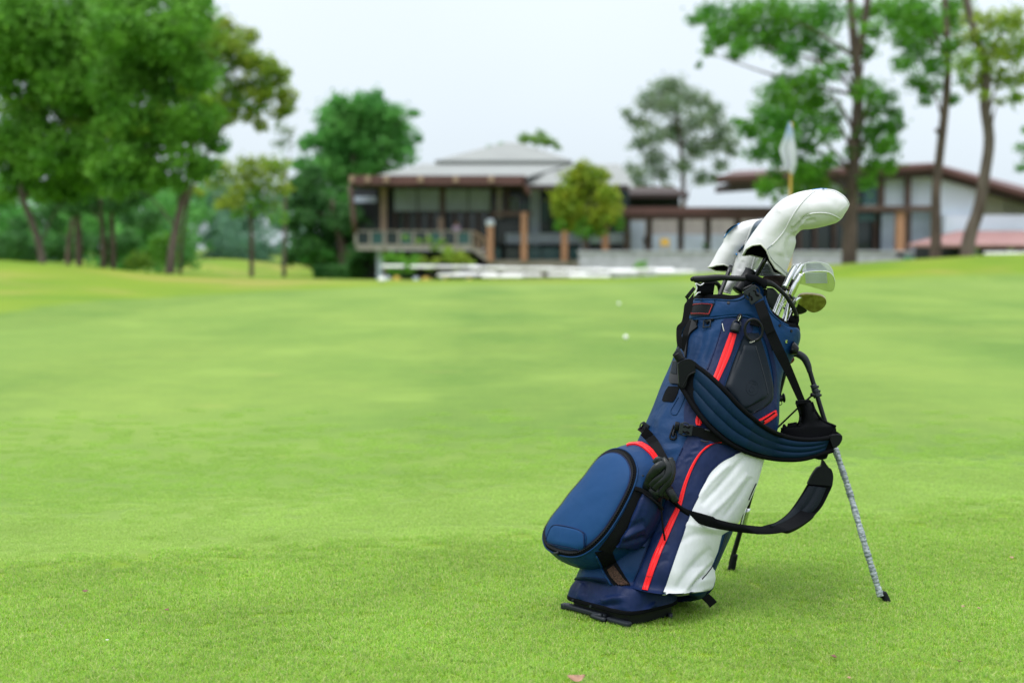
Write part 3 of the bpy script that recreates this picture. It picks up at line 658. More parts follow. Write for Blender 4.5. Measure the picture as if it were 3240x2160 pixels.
T1 = tree('shade_tree', 'tallest straight trunk right of the white flag, its leaves hanging over the right building', [(1950, 612), (1953, 520), (1960, 400), (1966, 300), (1972, 200), (1962, 100), (1950, -40)],
     [(1600,45,18),(1630,30,30),(1660,70,36),(1640,95,24),(1605,150,9),(1625,120,14),(1700,40,45),(1710,95,34),(1760,30,50),(1770,90,40),(1820,50,50),(1810,120,28),(1870,80,42),(1900,30,45),(1900,120,28),(1690,130,16),(1700,110,20),(1930,150,20),(1820,140,18),
      (1810,195,30),(1850,190,34),(1890,170,26),(1780,220,34),(1830,235,38),(1880,225,34),(1760,265,34),(1810,275,34),(1860,285,34),(1740,300,26),(1715,290,10),(1790,315,34),(1850,330,30),(1910,270,28),(1900,310,26),(1760,330,20),
      (1995,205,30),(2030,225,30),(2055,260,18),(2005,255,30),(2000,300,26),(2035,295,24),(2020,340,28),(2040,380,22),(2000,380,22),(1990,120,24),(2010,70,26),(2040,20,34),(1985,30,30),
      (1790,365,22),(1830,375,24),(1880,385,24),(1910,370,20),(1780,405,24),(1860,410,24),(1740,350,26),(1720,300,24),(1800,350,30),(1850,390,28),(1760,430,22),(1830,440,20),(1990,420,22),(2045,330,24),(2055,290,22),(1960,350,22),(1690,280,12)], 45, LF['t1'], .14, 2.7, 40, .19, 'bark', dY=1.6, sub=22, spread=.42, limbs=True, extra=[([(1815,205,26),(1850,215,24),(1780,230,18)], LF['bright'], 1.0), ([(1765,425,24),(1800,440,20),(1830,420,22),(1900,420,22),(1870,430,16),(1930,440,14),(1750,450,16),(2040,400,16),(1780,460,16)], LF['lime'], 1.4)])
sweep('limb', [P(*DD(1972, 130), 45), P(*DD(1985, 60), 44.9), P(*DD(1996, -30), 44.8)], [.13, .11, .10], M['bark'], T1, n=14, sides=10)
tree('shade_tree', 'slim trunk second from the right edge with a knot on its left side', [(2149, 602), (2150, 520), (2150, 440), (2158, 360), (2166, 290), (2175, 200), (2176, 110), (2168, -30)],
     [(2070,90,26),(2095,60,34),(2060,40,26),(2110,120,34),(2080,150,24),(2130,80,36),(2120,30,40),(2150,150,30),(2105,185,24),(2140,200,26),(2125,235,14),(2180,50,40),(2200,20,30),(2190,100,24),(2090,10,30),(2190,230,16)], 44, LF['t1'], .14, 2.7, 41, .14, 'bark', dY=1.4, sub=22, spread=.42)
sweep('knot', [P(*DD(2163, 310), 43.9), P(*DD(2150, 298), 43.8)], [.10, .06], M['bark'], bpy.data.objects['shade_tree.005'] if 'shade_tree.005' in bpy.data.objects else T1, n=6, sides=8)
tree('shade_tree', 'mottled trunk leaning right, last one before the right edge', [(2218, 596), (2228, 540), (2248, 480), (2262, 400), (2272, 320), (2262, 240), (2265, 170), (2235, 60), (2212, -30)],
     [(2230,90,30),(2215,150,28),(2240,190,26),(2270,50,30),(2290,110,34),(2330,50,36),(2320,120,36),(2345,180,30),(2300,180,28),(2335,230,20),(2270,150,24),(2260,220,14),(2350,100,30),(2225,40,22),(2300,230,14)], 43, LF['yellow'], .16, 2.1, 42, .17, 'barkl', dY=1.4, sub=22, spread=.42, extra=[([(2230,130,26),(2260,90,24),(2215,180,20),(2300,60,22)], LF['t1'], 1.0)])
tree('edge_tree', 'dark leafy branches entering at the right edge of the picture above the right building', [(2480, 640), (2480, 500), (2460, 380)], [(2352,340,20),(2345,385,16),(2360,300,16),(2380,360,30),(2420,340,40)], 72, LF['t1'], .2, 2.2, 43, .25)
# far woods in the gap (one mass)
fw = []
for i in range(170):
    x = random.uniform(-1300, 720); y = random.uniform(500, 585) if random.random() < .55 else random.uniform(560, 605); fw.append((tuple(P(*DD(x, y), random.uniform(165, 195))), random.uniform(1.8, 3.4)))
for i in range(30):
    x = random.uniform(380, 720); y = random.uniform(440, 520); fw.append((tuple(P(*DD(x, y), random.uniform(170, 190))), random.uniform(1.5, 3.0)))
fo = crown('far_woods', fw, LF['blue'], None, .5, 2.6, 77, .9, 8); tag(fo, 'far woods coloured bluish for haze, seen through the gap left of the clubhouse', 'woods', kind='stuff')
fw = []
for i in range(130):
    x = random.uniform(-900, 420); y = random.uniform(430, 600); fw.append((tuple(P(*DD(x, y), random.uniform(80, 100))), random.uniform(1.2, 2.2)))
fo = crown('woods', fw, LF['far'], None, .32, 2.6, 78, .9, 8); tag(fo, 'dark woods filling the shade behind the big left trees', 'woods', kind='stuff')
for i, (x, w_, h0, h1) in enumerate(((470, .35, 540, 608), (495, .3, 560, 608), (520, .35, 545, 606), (545, .3, 550, 606), (610, .3, 545, 606), (440, .3, 545, 608))):
    pass
# ================================================================ clubhouse (left building)
ch = thing('clubhouse', P(1400, 880, 92), 'two storey clubhouse with pale hipped roof, red brown eaves and a glazed balcony', 'building')
def quad(name, pts, m, parent, th=.06):
    V = [Vector(p) for p in pts]; k = len(V); V += [v+Vector((0, 0, -th)) for v in V]
    F = [tuple(range(k)), tuple(range(k, 2*k))[::-1]]+[(i, k+i, k+(i+1) % k, (i+1) % k) for i in range(k)]
    bm = bmesh.new(); vs = [bm.verts.new(v) for v in V]; [bm.faces.new([vs[i] for i in f]) for f in F]; return bmobj(name, bm, m, parent)
E = lambda x, y, Y: P(x, y, Y)
# lower roof: front slope, right lower slope, back slope
quad('roof', [E(1190, 556, 88), E(1660, 562, 88), E(1800, 519, 97), E(1334, 519, 97)], M['roofmetal'], ch)
quad('roof', [E(1655, 592, 88.2), E(2010, 592, 88.2), E(1960, 519, 97.1), E(1700, 519, 97.1), E(1650, 536, 93)], M['roofmetal'], ch)
zb = E(1334, 519, 97).z; xl, xr = E(1190, 556, 88).x, E(2010, 592, 88).x
quad('roof', [(E(1334, 519, 97).x, 97, zb), (E(1190, 556, 88).x, 88, E(1190, 556, 88).z), (xl-1, 114, E(1190, 556, 88).z), (E(1334, 519, 97).x, 106, zb)], M['roofmetal'], ch)
quad('roof', [(E(1334, 519, 97).x, 106, zb), (xl-1, 114, E(1190, 556, 88).z), (xr, 114, E(1190, 556, 88).z), (E(1960, 519, 97).x, 106, zb)], M['roofmetal'], ch)
bx('clerestory', 1385, 505, 1800, 520, 97.5, 8, M['blind'], ch, .1)
zt_ = E(1380, 507, 96.5).z; rz_ = E(1630, 449, 101).z; xa, xb = E(1376, 507, 96.5).x, E(1812, 507, 96.5).x; xm1, xm2 = E(1600, 449, 101).x, E(1640, 449, 101).x
for pts in ([(xa, 96.5, zt_), (xb, 96.5, zt_), (xm2, 101.5, rz_), (xm1, 101.5, rz_)], [(xa, 107, zt_), (xa, 96.5, zt_), (xm1, 101.5, rz_)], [(xb, 96.5, zt_), (xb, 107, zt_), (xm2, 101.5, rz_)], [(xb, 107, zt_), (xa, 107, zt_), (xm1, 101.5, rz_), (xm2, 101.5, rz_)]):
    quad('roof', pts, M['roofmetal'], ch, .15)
bx('fascia', 1106, 555, 1664, 584, 87, .3, M['fascia'], ch)
bx('fascia', 1664, 585, 1990, 600, 87.6, .25, M['soffit'], ch)
quad('fascia', [E(1655, 560, 87), E(1672, 590, 87), E(1680, 604, 87.5), E(1660, 590, 87.2)], M['fascia'], ch, .4)
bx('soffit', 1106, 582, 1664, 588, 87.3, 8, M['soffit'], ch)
for x in (1113, 1163, 1222, 1330, 1442, 1554): bx('rafter_end', x-8, 556, x+8, 576, 86.8, .25, M['tan'], ch)
# upper storey
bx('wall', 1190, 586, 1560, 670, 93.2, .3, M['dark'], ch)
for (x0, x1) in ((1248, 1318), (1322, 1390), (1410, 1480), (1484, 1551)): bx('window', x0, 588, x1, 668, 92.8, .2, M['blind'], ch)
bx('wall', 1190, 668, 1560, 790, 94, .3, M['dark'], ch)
for i, x in enumerate(range(1250, 1552, 38)):
    bx('door_pane', x+4, 674, x+30, 788, 93.4, .1, M['glassd'], ch); bx('mullion', x-7, 668, x+4, 790, 93.1, .25, M['brown'], ch)
bx('mullion', 1548, 590, 1560, 790, 93.0, .3, M['brown'], ch)
bx('column', 1203, 586, 1224, 880, 90.5, .45, M['tan'], ch, 1.2); bx('column', 1224, 586, 1246, 790, 91.5, .4, M['dark'], ch)
bx('column', 1392, 586, 1408, 785, 90.4, .35, M['brown'], ch); bx('column', 1386, 690, 1404, 788, 90.2, .2, M['tan'], ch)
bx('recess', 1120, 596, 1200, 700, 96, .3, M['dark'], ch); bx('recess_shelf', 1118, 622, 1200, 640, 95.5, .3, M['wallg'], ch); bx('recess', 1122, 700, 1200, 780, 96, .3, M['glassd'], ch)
sweep('post', [P(1109, 586, 87.4), P(1124, 740, 87.4)], .16, M['brown'], ch, n=4, sides=8)
# balcony
bx('balcony_slab', 1126, 773, 1494, 791, 88.5, 5.2, M['slab'], ch)
bx('handrail', 1118, 729, 1494, 733, 88.4, .12, M['slab'], ch)
for i in range(9):
    x = 1126+i*45.5; bx('baluster', x-4, 731, x+4, 775, 88.4, .12, M['slab'], ch)
    if i < 8: bx('balustrade_pane', x+6, 735, x+40, 773, 88.5, .04, M['glasst' if i % 2 else 'glassd'], ch)
# stair running down to the right
quad('stair_slab', [E(1492, 773, 88.5), E(1492, 773, 90), E(1548, 816, 90), E(1548, 816, 88.5)], M['slab'], ch, .35)
sweep('stair_rail', [P(1490, 731, 88.5), P(1510, 738, 88.5), P(1546, 765, 88.5)], .07, M['tan'], ch, n=10, sides=8)
for x, ya, yb_ in ((1505, 738, 785), (1522, 748, 797), (1538, 760, 808)): bx('baluster', x-3, ya, x+3, yb_, 88.5, .1, M['tan'], ch)
bx('undercroft_shade', 1130, 792, 1545, 900, 95, .3, M['dark'], ch, 1); bx('column', 1191, 792, 1212, 900, 89.5, .5, M['wallg'], ch, 1)  # dark sheet at the back paints the shade beneath the balcony
# right bay
bx('wall', 1560, 590, 1990, 780, 96, .3, M['glassd'], ch); bx('column', 1572, 590, 1588, 690, 91, .4, M['slab'], ch); bx('column', 1598, 590, 1612, 680, 92, .4, M['brown'], ch)
bx('canopy_beam', 1560, 668, 1682, 684, 89, .5, M['brown'], ch); bx('window', 1600, 625, 1640, 664, 95.6, .2, M['wallg'], ch); bx('window', 1642, 640, 1690, 664, 95.5, .2, M['glasst'], ch)
bx('column', 1677, 600, 1708, 780, 93.5, .6, M['wallg'], ch); bx('window', 1712, 640, 1735, 700, 95.5, .2, M['glasst'], ch)
bx('wall', 1600, 738, 1998, 771, 92.5, .4, M['wallg'], ch); bx('wall', 1560, 771, 1998, 826, 95, .3, M['dark'], ch)
for (x0, x1, c_) in ((1566, 1584, 'glasst'), (1600, 1644, 'glassd'), (1672, 1712, 'glasst'), (1716, 1772, 'glasst'), (1800, 1832, 'glasst')): bx('window', x0, 784, x1, 824, 91.8, .1, M[c_], ch)
bx('terrace_slab', 1542, 824, 1832, 842, 89, 6, M['slab'], ch, 1.0)
for x, y0_ in ((1551, 712), (1658, 672), (1786, 698), (1916, 698)): bx('column', x-10, y0_, x+10, 826, 88.2, .42, M['terra'], ch)
for (x0, x1) in ((1838, 1860), (1976, 2000)): bx('column', x0, 720, x1, 795, 92, .4, M['wallg'], ch)
bm = bmesh.new(); bmesh.ops.create_uvsphere(bm, u_segments=16, v_segments=10, radius=.28, matrix=Matrix.Translation(P(1551, 706, 88.4))); bmobj('lamp_globe', bm, M['wallw'], ch, smooth=True)
# ================================================================ open pavilion (middle)
pv = thing('pavilion', P(2150, 800, 93), 'long open pavilion with a flat red brown roof on dark posts between the two buildings', 'pavilion')
quad('roof', [E(1938, 662, 86), E(2560, 672, 86), E(2560, 662, 90.5), E(1950, 656, 90.5)], M['fascia'], pv, .5)
bx('fascia', 1938, 655, 2560, 676, 85.8, .25, M['fascia'], pv)
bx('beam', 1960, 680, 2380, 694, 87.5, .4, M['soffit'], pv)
for x in (2055, 2155, 2241, 2335, 1985): bx('post', x-8, 680, x+8, 800, 88, .36, M['brown'], pv, .5)
bx('wall', 1998, 692, 2400, 742, 98, .3, M['slab'], pv); bx('wall', 1998, 742, 2400, 800, 97.6, .3, M['wallg'], pv, .8); bx('wall', 1990, 700, 2040, 800, 96, .4, M['wallg'], pv, .8)
quad('far_roof', [E(2052, 650, 120), E(2158, 650, 120), E(2140, 620, 124), E(2085, 620, 124)], M['roofmetal'], pv, .3)
# dark brown roof behind the golden tree
bh = thing('rear_hall', P(2000, 760, 104), 'dark brown hall behind the golden tree and the airy tree', 'building')
bx('wall', 1900, 612, 2150, 700, 104, 4, M['dark'], bh, 4); quad('roof', [E(1880, 612, 102), E(2180, 612, 102), E(2130, 590, 108), E(1930, 590, 108)], M['soffit'], bh, .3)
# ================================================================ right building
rb = thing('lodge', P(2850, 830, 84), 'two storey lodge with shallow red brown gable roof and white upper walls', 'building')
quad('roof', [E(2268, 562, 82.2), E(2950, 522, 82.2), E(2950, 514, 92), E(2330, 540, 92)], M['fascia'], rb, .35)
quad('roof', [E(2950, 522, 82.2), E(3330, 628, 82.2), E(3330, 612, 92), E(2950, 514, 92)], M['fascia'], rb, .35)
def slopebar(name, a, b, th, Y, dep, m):
    p, q = P(*a, Y), P(*b, Y); V = []
    for v in (p, q):
        for dz in (0, -th):
            for dy in (0, dep): V.append(v+Vector((0, dy, dz)))
    bm = bmesh.new(); vs = [bm.verts.new(v) for v in V]
    for f in ((0, 1, 3, 2), (4, 6, 7, 5), (0, 4, 5, 1), (2, 3, 7, 6), (0, 2, 6, 4), (1, 5, 7, 3)): bm.faces.new([vs[i] for i in f])
    return bmobj(name, bm, m, rb)
slopebar('fascia', (2268, 557), (2950, 518), .26, 82.0, .2, M['fascia']); slopebar('fascia', (2950, 518), (3330, 630), .28, 82.0, .2, M['fascia'])
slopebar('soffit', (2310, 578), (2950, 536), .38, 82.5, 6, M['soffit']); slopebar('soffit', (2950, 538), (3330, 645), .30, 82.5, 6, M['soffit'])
bx('wall', 2560, 560, 2730, 655, 84, .3, M['dark'], rb)
for (x0, x1, c_) in ((2500, 2540, 'wallg'), (2545, 2600, 'glassd'), (2605, 2660, 'wallg'), (2665, 2725, 'glassd')): bx('window', x0, 572, x1, 650, 83.6, .2, M[c_], rb)
bx('window', 2733, 573, 2778, 650, 83.4, .2, M['glasst'], rb); bx('column', 2780, 556, 2798, 655, 83.2, .4, M['brown'], rb)
bx('wall', 2798, 552, 2868, 653, 83.6, .3, M['wallw'], rb); bx('column', 2868, 550, 2882, 655, 83, .4, M['brown'], rb); bx('wall', 2882, 550, 2952, 653, 83.6, .3, M['wallw'], rb)
bm = bmesh.new(); pts = [E(2962, 548, 83.2), E(3110, 588, 83.2), E(3110, 745, 83.2), E(2962, 745, 83.2)]
vs = [bm.verts.new(p) for p in pts]; vt = [bm.verts.new(p+Vector((0, .4, 0))) for p in pts]; bm.faces.new(vs); bm.faces.new(vt[::-1]); [bm.faces.new((vs[i], vt[i], vt[(i+1) % 4], vs[(i+1) % 4])) for i in range(4)]; bmobj('wall', bm, M['wallw'], rb)
bx('wall', 3108, 604, 3340, 690, 84.5, .3, M['dark'], rb)
for i in range(12): bx('slat', 3112+i*19, 606+i*2.2, 3112+i*19+(11 if i > 2 else 18), 688, 84.1, .2, M['cream'], rb)
bx('parapet', 2990, 680, 3360, 738, 82.6, .5, M['wallw'], rb)
bx('balcony_beam', 2560, 651, 2965, 668, 81.8, .4, M['brown'], rb)
bx('wall', 2500, 668, 2860, 800, 85, .3, M['glassd'], rb, .5); bx('wall', 2860, 668, 2962, 800, 84.4, .3, M['wallg'], rb, .5)
for i, x in enumerate((2530, 2580, 2640, 2770, 2800)): bx('mullion', x-5, 670, x+5, 800, 84.6, .2, M['brown'], rb)
bx('window', 2716, 676, 2770, 700, 84.5, .1, M['glasst'], rb); bx('column', 2839, 668, 2861, 798, 82, .5, M['terra'], rb, .3); bx('column', 2863, 668, 2882, 798, 82.6, .5, M['brown'], rb); bx('wall', 2790, 676, 2838, 798, 84.3, .1, M['wallg'], rb)
quad('porch_roof', [E(2872, 772, 77), E(3380, 774, 77), E(3380, 730, 82), E(3030, 730, 82)], M['pinkroof'], rb, .15)
bx('porch_wall', 2900, 772, 3380, 830, 81, .3, M['dark'], rb, 1)  # back sheet coloured near-black for the shade under the porch roof
for x in (3090, 3200): bx('porch_column', x-8, 774, x+8, 820, 79, .3, M['wallg'], rb, .6)
# ---- low terrace wall
tw = thing('terrace_wall', P(2300, 855, 82), 'long low lilac grey stone wall of the terrace', 'wall')
x0_, x1_ = P(1832, 800, 82).x, P(2960, 800, 82).x; zt2, zb2 = P(2300, 795, 82).z, P(2300, 862, 82).z-1.2
bx('wall_core', 1832, 799, 2960, 860, 82.1, .3, M['stone'], tw, 1.2)
nb = 22
for i in range(nb):
    a_ = x0_+(x1_-x0_)*i/nb; b_ = x0_+(x1_-x0_)*(i+1)/nb-.012
    for j in range(3):
        za = zt2-.06-(j+1)*(zt2-zb2)/5; boxo('stone', (a_, 82.0, za), (b_, 82.12, za+(zt2-zb2)/5-.012), M['stone'], tw)
bx('coping', 1828, 793, 2964, 799, 81.9, .6, M['stone'], tw)
# ---- hedge, terrace pots, bins
hg = crown('clipped_hedge', [((P(1040+i*9, 866, 90).x, 90+(i % 3)*.4, P(1040, 850+(i % 4)*10, 90).z), .45) for i in range(1)], LF['dark'], None, .12, .1, 50)
bpy.data.objects.remove(hg)
hg = thing('clipped_hedge', P(1042, 885, 84), 'dark box clipped hedge at the foot of the dark tree', 'hedge')
pts = []; a_, b_ = P(992, 846, 84), P(1092, 884, 84); r5 = np.random.default_rng(5); n_ = 9000
pp = np.stack([r5.uniform(a_.x, b_.x, n_), r5.uniform(84, 85.6, n_), r5.uniform(b_.z-.8, a_.z, n_)], 1)
face = r5.integers(0, 3, n_); pp[face == 0, 1] = 84+r5.normal(0, .04, (face == 0).sum()); pp[face == 1, 2] = a_.z+r5.normal(0, .04, (face == 1).sum())
crown_pts = pp
nn = r5.normal(size=(n_, 3)); nn /= np.linalg.norm(nn, axis=1, keepdims=True); t_ = np.cross(nn, r5.normal(size=(n_, 3))); t_ /= np.linalg.norm(t_, axis=1, keepdims=True); bt = np.cross(nn, t_)
V = np.stack([pp-t_*.09, pp+bt*.05, pp+t_*.09, pp-bt*.05], 1).reshape(-1, 3)
me = bpy.data.meshes.new('leaves'); me.from_pydata(V.tolist(), [], [(4*i, 4*i+1, 4*i+2, 4*i+3) for i in range(n_)]); me.materials.append(LF['dark']); link(bpy.data.objects.new('leaves', me), hg)
boxo('hedge_core', (a_.x+.06, 84.08, b_.z-.8), (b_.x-.06, 85.5, a_.z-.06), LF['dark'], hg)
for i, (bl_, mm_, lab, Y_) in enumerate((
    ([(895,595,22),(915,600,26),(940,610,22),(925,625,22),(950,590,12),(905,620,18)], 'mid', 'green shrub under the left part of the balcony', 80), ([(1040,590,22),(1060,595,22),(1030,575,16),(1075,605,16),(1050,612,16)], 'yellow', 'yellow green shrub under the right part of the balcony', 80),
    ([(970,600,16),(985,612,14),(1000,600,12)], 'yellow', 'small shrub between the two balcony shrubs', 80.5), ([(1465,612,10),(1475,606,12),(1480,618,10)], 'mid', 'small shrub in front of the terrace wall among the cart roofs', 70),
    ([(930,545,8),(960,555,8),(985,550,10),(1010,555,10),(1000,570,10)], 'lime', 'thin leafy shoots in front of the balcony slab', 82))):
    tree('shrub', lab, None, bl_, Y_, LF[mm_], .2, 1.8, 60+i, cat='shrub', group='shrubs below the balcony')
# ================================================================ golf carts
GZ = -2.0
def cart():
    root = thing('golf_cart', (0, 0, 0), 'x', 'golf cart', 'golf carts parked in front of the clubhouse')
    bm = bmesh.new(); box(bm, (-1.0, -.60, 1.72), (.85, .60, 1.84)); o = bmobj('roof', bm, M['cartw'], root); bevel(o, .055, 3)
    V = []; prof = [(-1.15, .35), (-1.15, .62), (-.75, .72), (-.55, .40), (.30, .38), (.55, .42), (.72, .92), (.98, .86), (1.18, .62), (1.18, .34), (.9, .26), (-.9, .26)]
    bm = bmesh.new(); a = [bm.verts.new((x, -.55, z)) for x, z in prof]; b = [bm.verts.new((x, .55, z)) for x, z in prof]; bm.faces.new(a); bm.faces.new(b[::-1])
    for i in range(len(prof)): bm.faces.new((a[i], b[i], b[(i+1) % len(prof)], a[(i+1) % len(prof)]))
    o = bmobj('body', bm, M['cartw'], root); bevel(o, .03, 2)
    o = boxo('seat', (-.52, -.52, .62), (.02, .52, .76), M['yellow'], root); bevel(o, .03); o = boxo('backrest', (-.62, -.52, .80), (-.50, .52, 1.12), M['yellow'], root); bevel(o, .03)
    boxo('seat_base', (-.50, -.50, .38), (0, .50, .62), M['cartw'], root)
    for sx_ in (-1, 1):
        for sy_ in (-1, 1):
            sweep('post', [(-.72 if sx_ < 0 else .78, sy_*.50, .70), (-.80 if sx_ < 0 else .55, sy_*.50, 1.77)], .018, M['plastic'], root, n=3, sides=6)
            bm = bmesh.new(); bmesh.ops.create_cone(bm, cap_ends=True, segments=16, radius1=.22, radius2=.22, depth=.18, matrix=Matrix.Translation((.82*sx_, .50*sy_, .22)) @ Matrix.Rotation(R(90), 4, 'X'))
            o = bmobj('wheel', bm, M['tyre'], root); bm = bmesh.new(); bmesh.ops.create_cone(bm, cap_ends=True, segments=12, radius1=.11, radius2=.11, depth=.20, matrix=Matrix.Translation((.82*sx_, .50*sy_, .22)) @ Matrix.Rotation(R(90), 4, 'X')); bmobj('hub', bm, M['cartw'], o)
    boxo('windscreen', (.66, -.48, .95), (.67, .48, 1.72), mat('clear_screen', (.5, .55, .58), .1), root) if False else None
    sweep('steering_wheel', [Vector((.42+.05*math.cos(t), .25+.16*math.sin(t), .98+.15*math.cos(t))) for t in np.linspace(0, 6.28, 13)[:-1]], .014, M['plasticb'], root, n=16, sides=6, closed=True)
    for sy_ in (-.25, .25):
        sweep('carried_bag', [(-.95, sy_, .62), (-1.0, sy_, 1.25)], [.14, .13], M['yellow' if sy_ < 0 else 'wallg'], root, n=4, sides=10)
    return root
def copy_tree(o, parent=None):
    c = o.copy(); COL.objects.link(c); c.parent = parent
    if parent is not None: c.matrix_parent_inverse = o.matrix_parent_inverse.copy()
    for ch_ in list(o.children): copy_tree(ch_, c)
    return c
cp = cart()
spots = [(1245, 841, 78, 90, 'behind the column base, far left of the cart row'), (1350, 842, 74, 75, 'with yellow seats, standing nearest the left shrub'), (1408, 843, 75, 20, 'second group from the left, back row, seen side on'), (1466, 843, 76, 8, 'back row, just left of the terrace slab'),
         (1450, 868, 66, 65, 'with yellow seats, front row in the middle of the left group'), (1512, 865, 68, 15, 'front row, directly right of the yellow seated cart'), (1545, 846, 74, 5, 'back row under the left end of the terrace slab'), (1625, 848, 74, -5, 'back row under the second terracotta column'),
         (1700, 848, 74, 4, 'back row, middle of the long white row'), (1775, 850, 74, -3, 'back row under the third terracotta column'), (1595, 872, 66, -6, 'front row, left of the long white row'), (1655, 868, 68, 6, 'front row, second in the long white row'),
         (1850, 852, 72, 6, 'back row at the left end of the lilac wall'), (1870, 872, 65, -4, 'front row before the lilac wall, lowest roof'), (1950, 854, 71, 5, 'back row left of the small shrub'), (2075, 852, 70, 3, 'right of the small shrub before the lilac wall'), (2140, 858, 69, -4, 'last at the right of the row before the head covers'),
         (1800, 868, 67, 3, 'front row, just left of the lowest roof'), (1995, 858, 70, 2, 'back row touching the small shrub')]
for i, (x, y, Y_, a_, lab) in enumerate(spots):
    o = cp if i == 0 else copy_tree(cp); p = P(x, y, Y_); o.location = (p.x, Y_, p.z-1.80); o.rotation_euler.z = R(a_); o['label'] = 'white roofed golf cart '+lab
o = copy_tree(cp); p = P(3200, 800, 62); o.location = (p.x, 62, p.z-1.8); o.rotation_euler.z = R(5); o['label'] = 'white roofed golf cart alone at the right edge below the porch roof'
# parking ground the carts stand on
# ================================================================ flag
fl = thing('golf_flag', P(2497, 880, 15), 'pale blue and white golf flag hanging on a yellow pin behind the bag', 'flag')
fb = G(2497, 1050); fb = Vector((P(2497, 900, 15).x, 15, 0))
sweep('pin', [fb+Vector((0, 0, -.05)), Vector((fb.x, 15, P(2497, 388, 15).z))], .014, M['pinw'] if 'pinw' in M else M.setdefault('pinw', mat('yellow_pin', (.52, .33, .05), .4)), fl, n=6, sides=12)
fm = bpy.data.materials.new('flag_cloth'); fm.use_nodes = True; t = fm.node_tree; b = t.nodes['Principled BSDF']; b.inputs['Roughness'].default_value = .6
g_ = t.nodes.new('ShaderNodeTexCoord'); sp_ = t.nodes.new('ShaderNodeSeparateXYZ'); t.links.new(g_.outputs['Generated'], sp_.inputs[0]); r_ = t.nodes.new('ShaderNodeValToRGB'); t.links.new(sp_.outputs[2], r_.inputs[0])
r_.color_ramp.elements[0].position = .60; r_.color_ramp.elements[0].color = (.72, .74, .78, 1); r_.color_ramp.elements[1].position = .92; r_.color_ramp.elements[1].color = (.42, .58, .80, 1); t.links.new(r_.outputs[0], b.inputs['Base Color'])
tr_ = t.nodes.new('ShaderNodeBsdfTranslucent'); ms_ = t.nodes.new('ShaderNodeMixShader'); ms_.inputs[0].default_value = .4; t.links.new(r_.outputs[0], tr_.inputs[0]); t.links.new(b.outputs[0], ms_.inputs[1]); t.links.new(tr_.outputs[0], ms_.inputs[2]); t.links.new(ms_.outputs[0], t.nodes['Material Output'].inputs[0])
band('cloth', [(2496, 386), (2485, 425), (2466, 473), (2477, 508), (2492, 540)], [(2502, 386), (2511, 428), (2521, 480), (2520, 520), (2509, 552)], lambda u, v: 14.98-.05*math.sin(3*math.pi*u+2*v)*v, fm, fl, .002, nu=20, nv=30, smooth=False)
# ================================================================ people
def person(px, y_head, y_feet, Y, label, shirt, trousers, pose='stand', rz=0):
    f = P(px, y_feet, Y); h = (y_feet-y_head)*Y/4500; k = h/1.7
    root = thing('person', f, label, 'person')
    def skin(name, pts, edges, rad, m, parent):
        me = bpy.data.meshes.new(name); me.from_pydata([tuple(f+Vector(p)*k) for p in pts], edges, []); me.materials.append(m)
        o = bpy.data.objects.new(name, me); link(o, parent); md = o.modifiers.new('skin', 'SKIN'); me.skin_vertices[0].data[0].use_root = True
        for v, r_ in zip(me.skin_vertices[0].data, rad): v.radius = (r_*k, r_*k*.8)
        md.use_smooth_shade = True; subd(o, 1); return o
    sk = mat('skin', (.30, .17, .11), .6) if 'skin' not in M else M['skin']; M['skin'] = sk
    pts = [(0, 0, .95), (0, 0, 1.2), (0, 0, 1.42), (0, 0, 1.52), (0, -.02, 1.62), (0, -.01, 1.70), (.18, 0, 1.40), (.24, -.03, 1.12), (.20, -.18, .95), (-.18, 0, 1.40), (-.24, 0, 1.12), (-.22, -.12, .92), (.09, 0, .88), (.10, -.01, .48), (.10, 0, .07), (.10, -.12, .04), (-.09, 0, .88), (-.10, -.01, .48), (-.10, 0, .07), (-.10, -.12, .04)]
    ed = [(0, 1), (1, 2), (2, 3), (3, 4), (4, 5), (2, 6), (6, 7), (7, 8), (2, 9), (9, 10), (10, 11), (0, 12), (12, 13), (13, 14), (14, 15), (0, 16), (16, 17), (17, 18), (18, 19)]
    rad = [.14, .13, .15, .06, .10, .08, .06, .045, .035, .06, .045, .035, .09, .06, .045, .04, .09, .06, .045, .04]
    b_ = skin('body', pts, ed, rad, sk, root)
    skin('shirt', [(0, 0, .93), (0, 0, 1.2), (0, 0, 1.43), (.19, 0, 1.40), (.25, -.02, 1.17), (-.19, 0, 1.40), (-.25, 0, 1.17)], [(0, 1), (1, 2), (2, 3), (3, 4), (2, 5), (5, 6)], [.165, .155, .165, .085, .065, .085, .065], shirt, root)
    skin('trousers', [(0, 0, .93), (.09, 0, .86), (.10, 0, .48), (.10, 0, .12), (-.09, 0, .86), (-.10, 0, .48), (-.10, 0, .12)], [(0, 1), (1, 2), (2, 3), (0, 4), (4, 5), (5, 6)], [.15, .11, .08, .065, .11, .08, .065], trousers, root)
    skin('hair', [(0, .01, 1.70), (0, .02, 1.64)], [(0, 1)], [.098, .105], M['lining'], root)
    return root
person(1445, 702, 786, 89.2, 'person in a pale purple shirt standing on the clubhouse balcony', mat('lilac_cotton', (.42, .32, .46), .8), mat('dark_trousers', (.02, .02, .025), .8))
person(2044, 742, 808, 90, 'person in dark clothes standing under the pavilion by its left post', mat('dark_cotton', (.015, .018, .025), .8), mat('brown_trousers', (.12, .075, .06), .8))
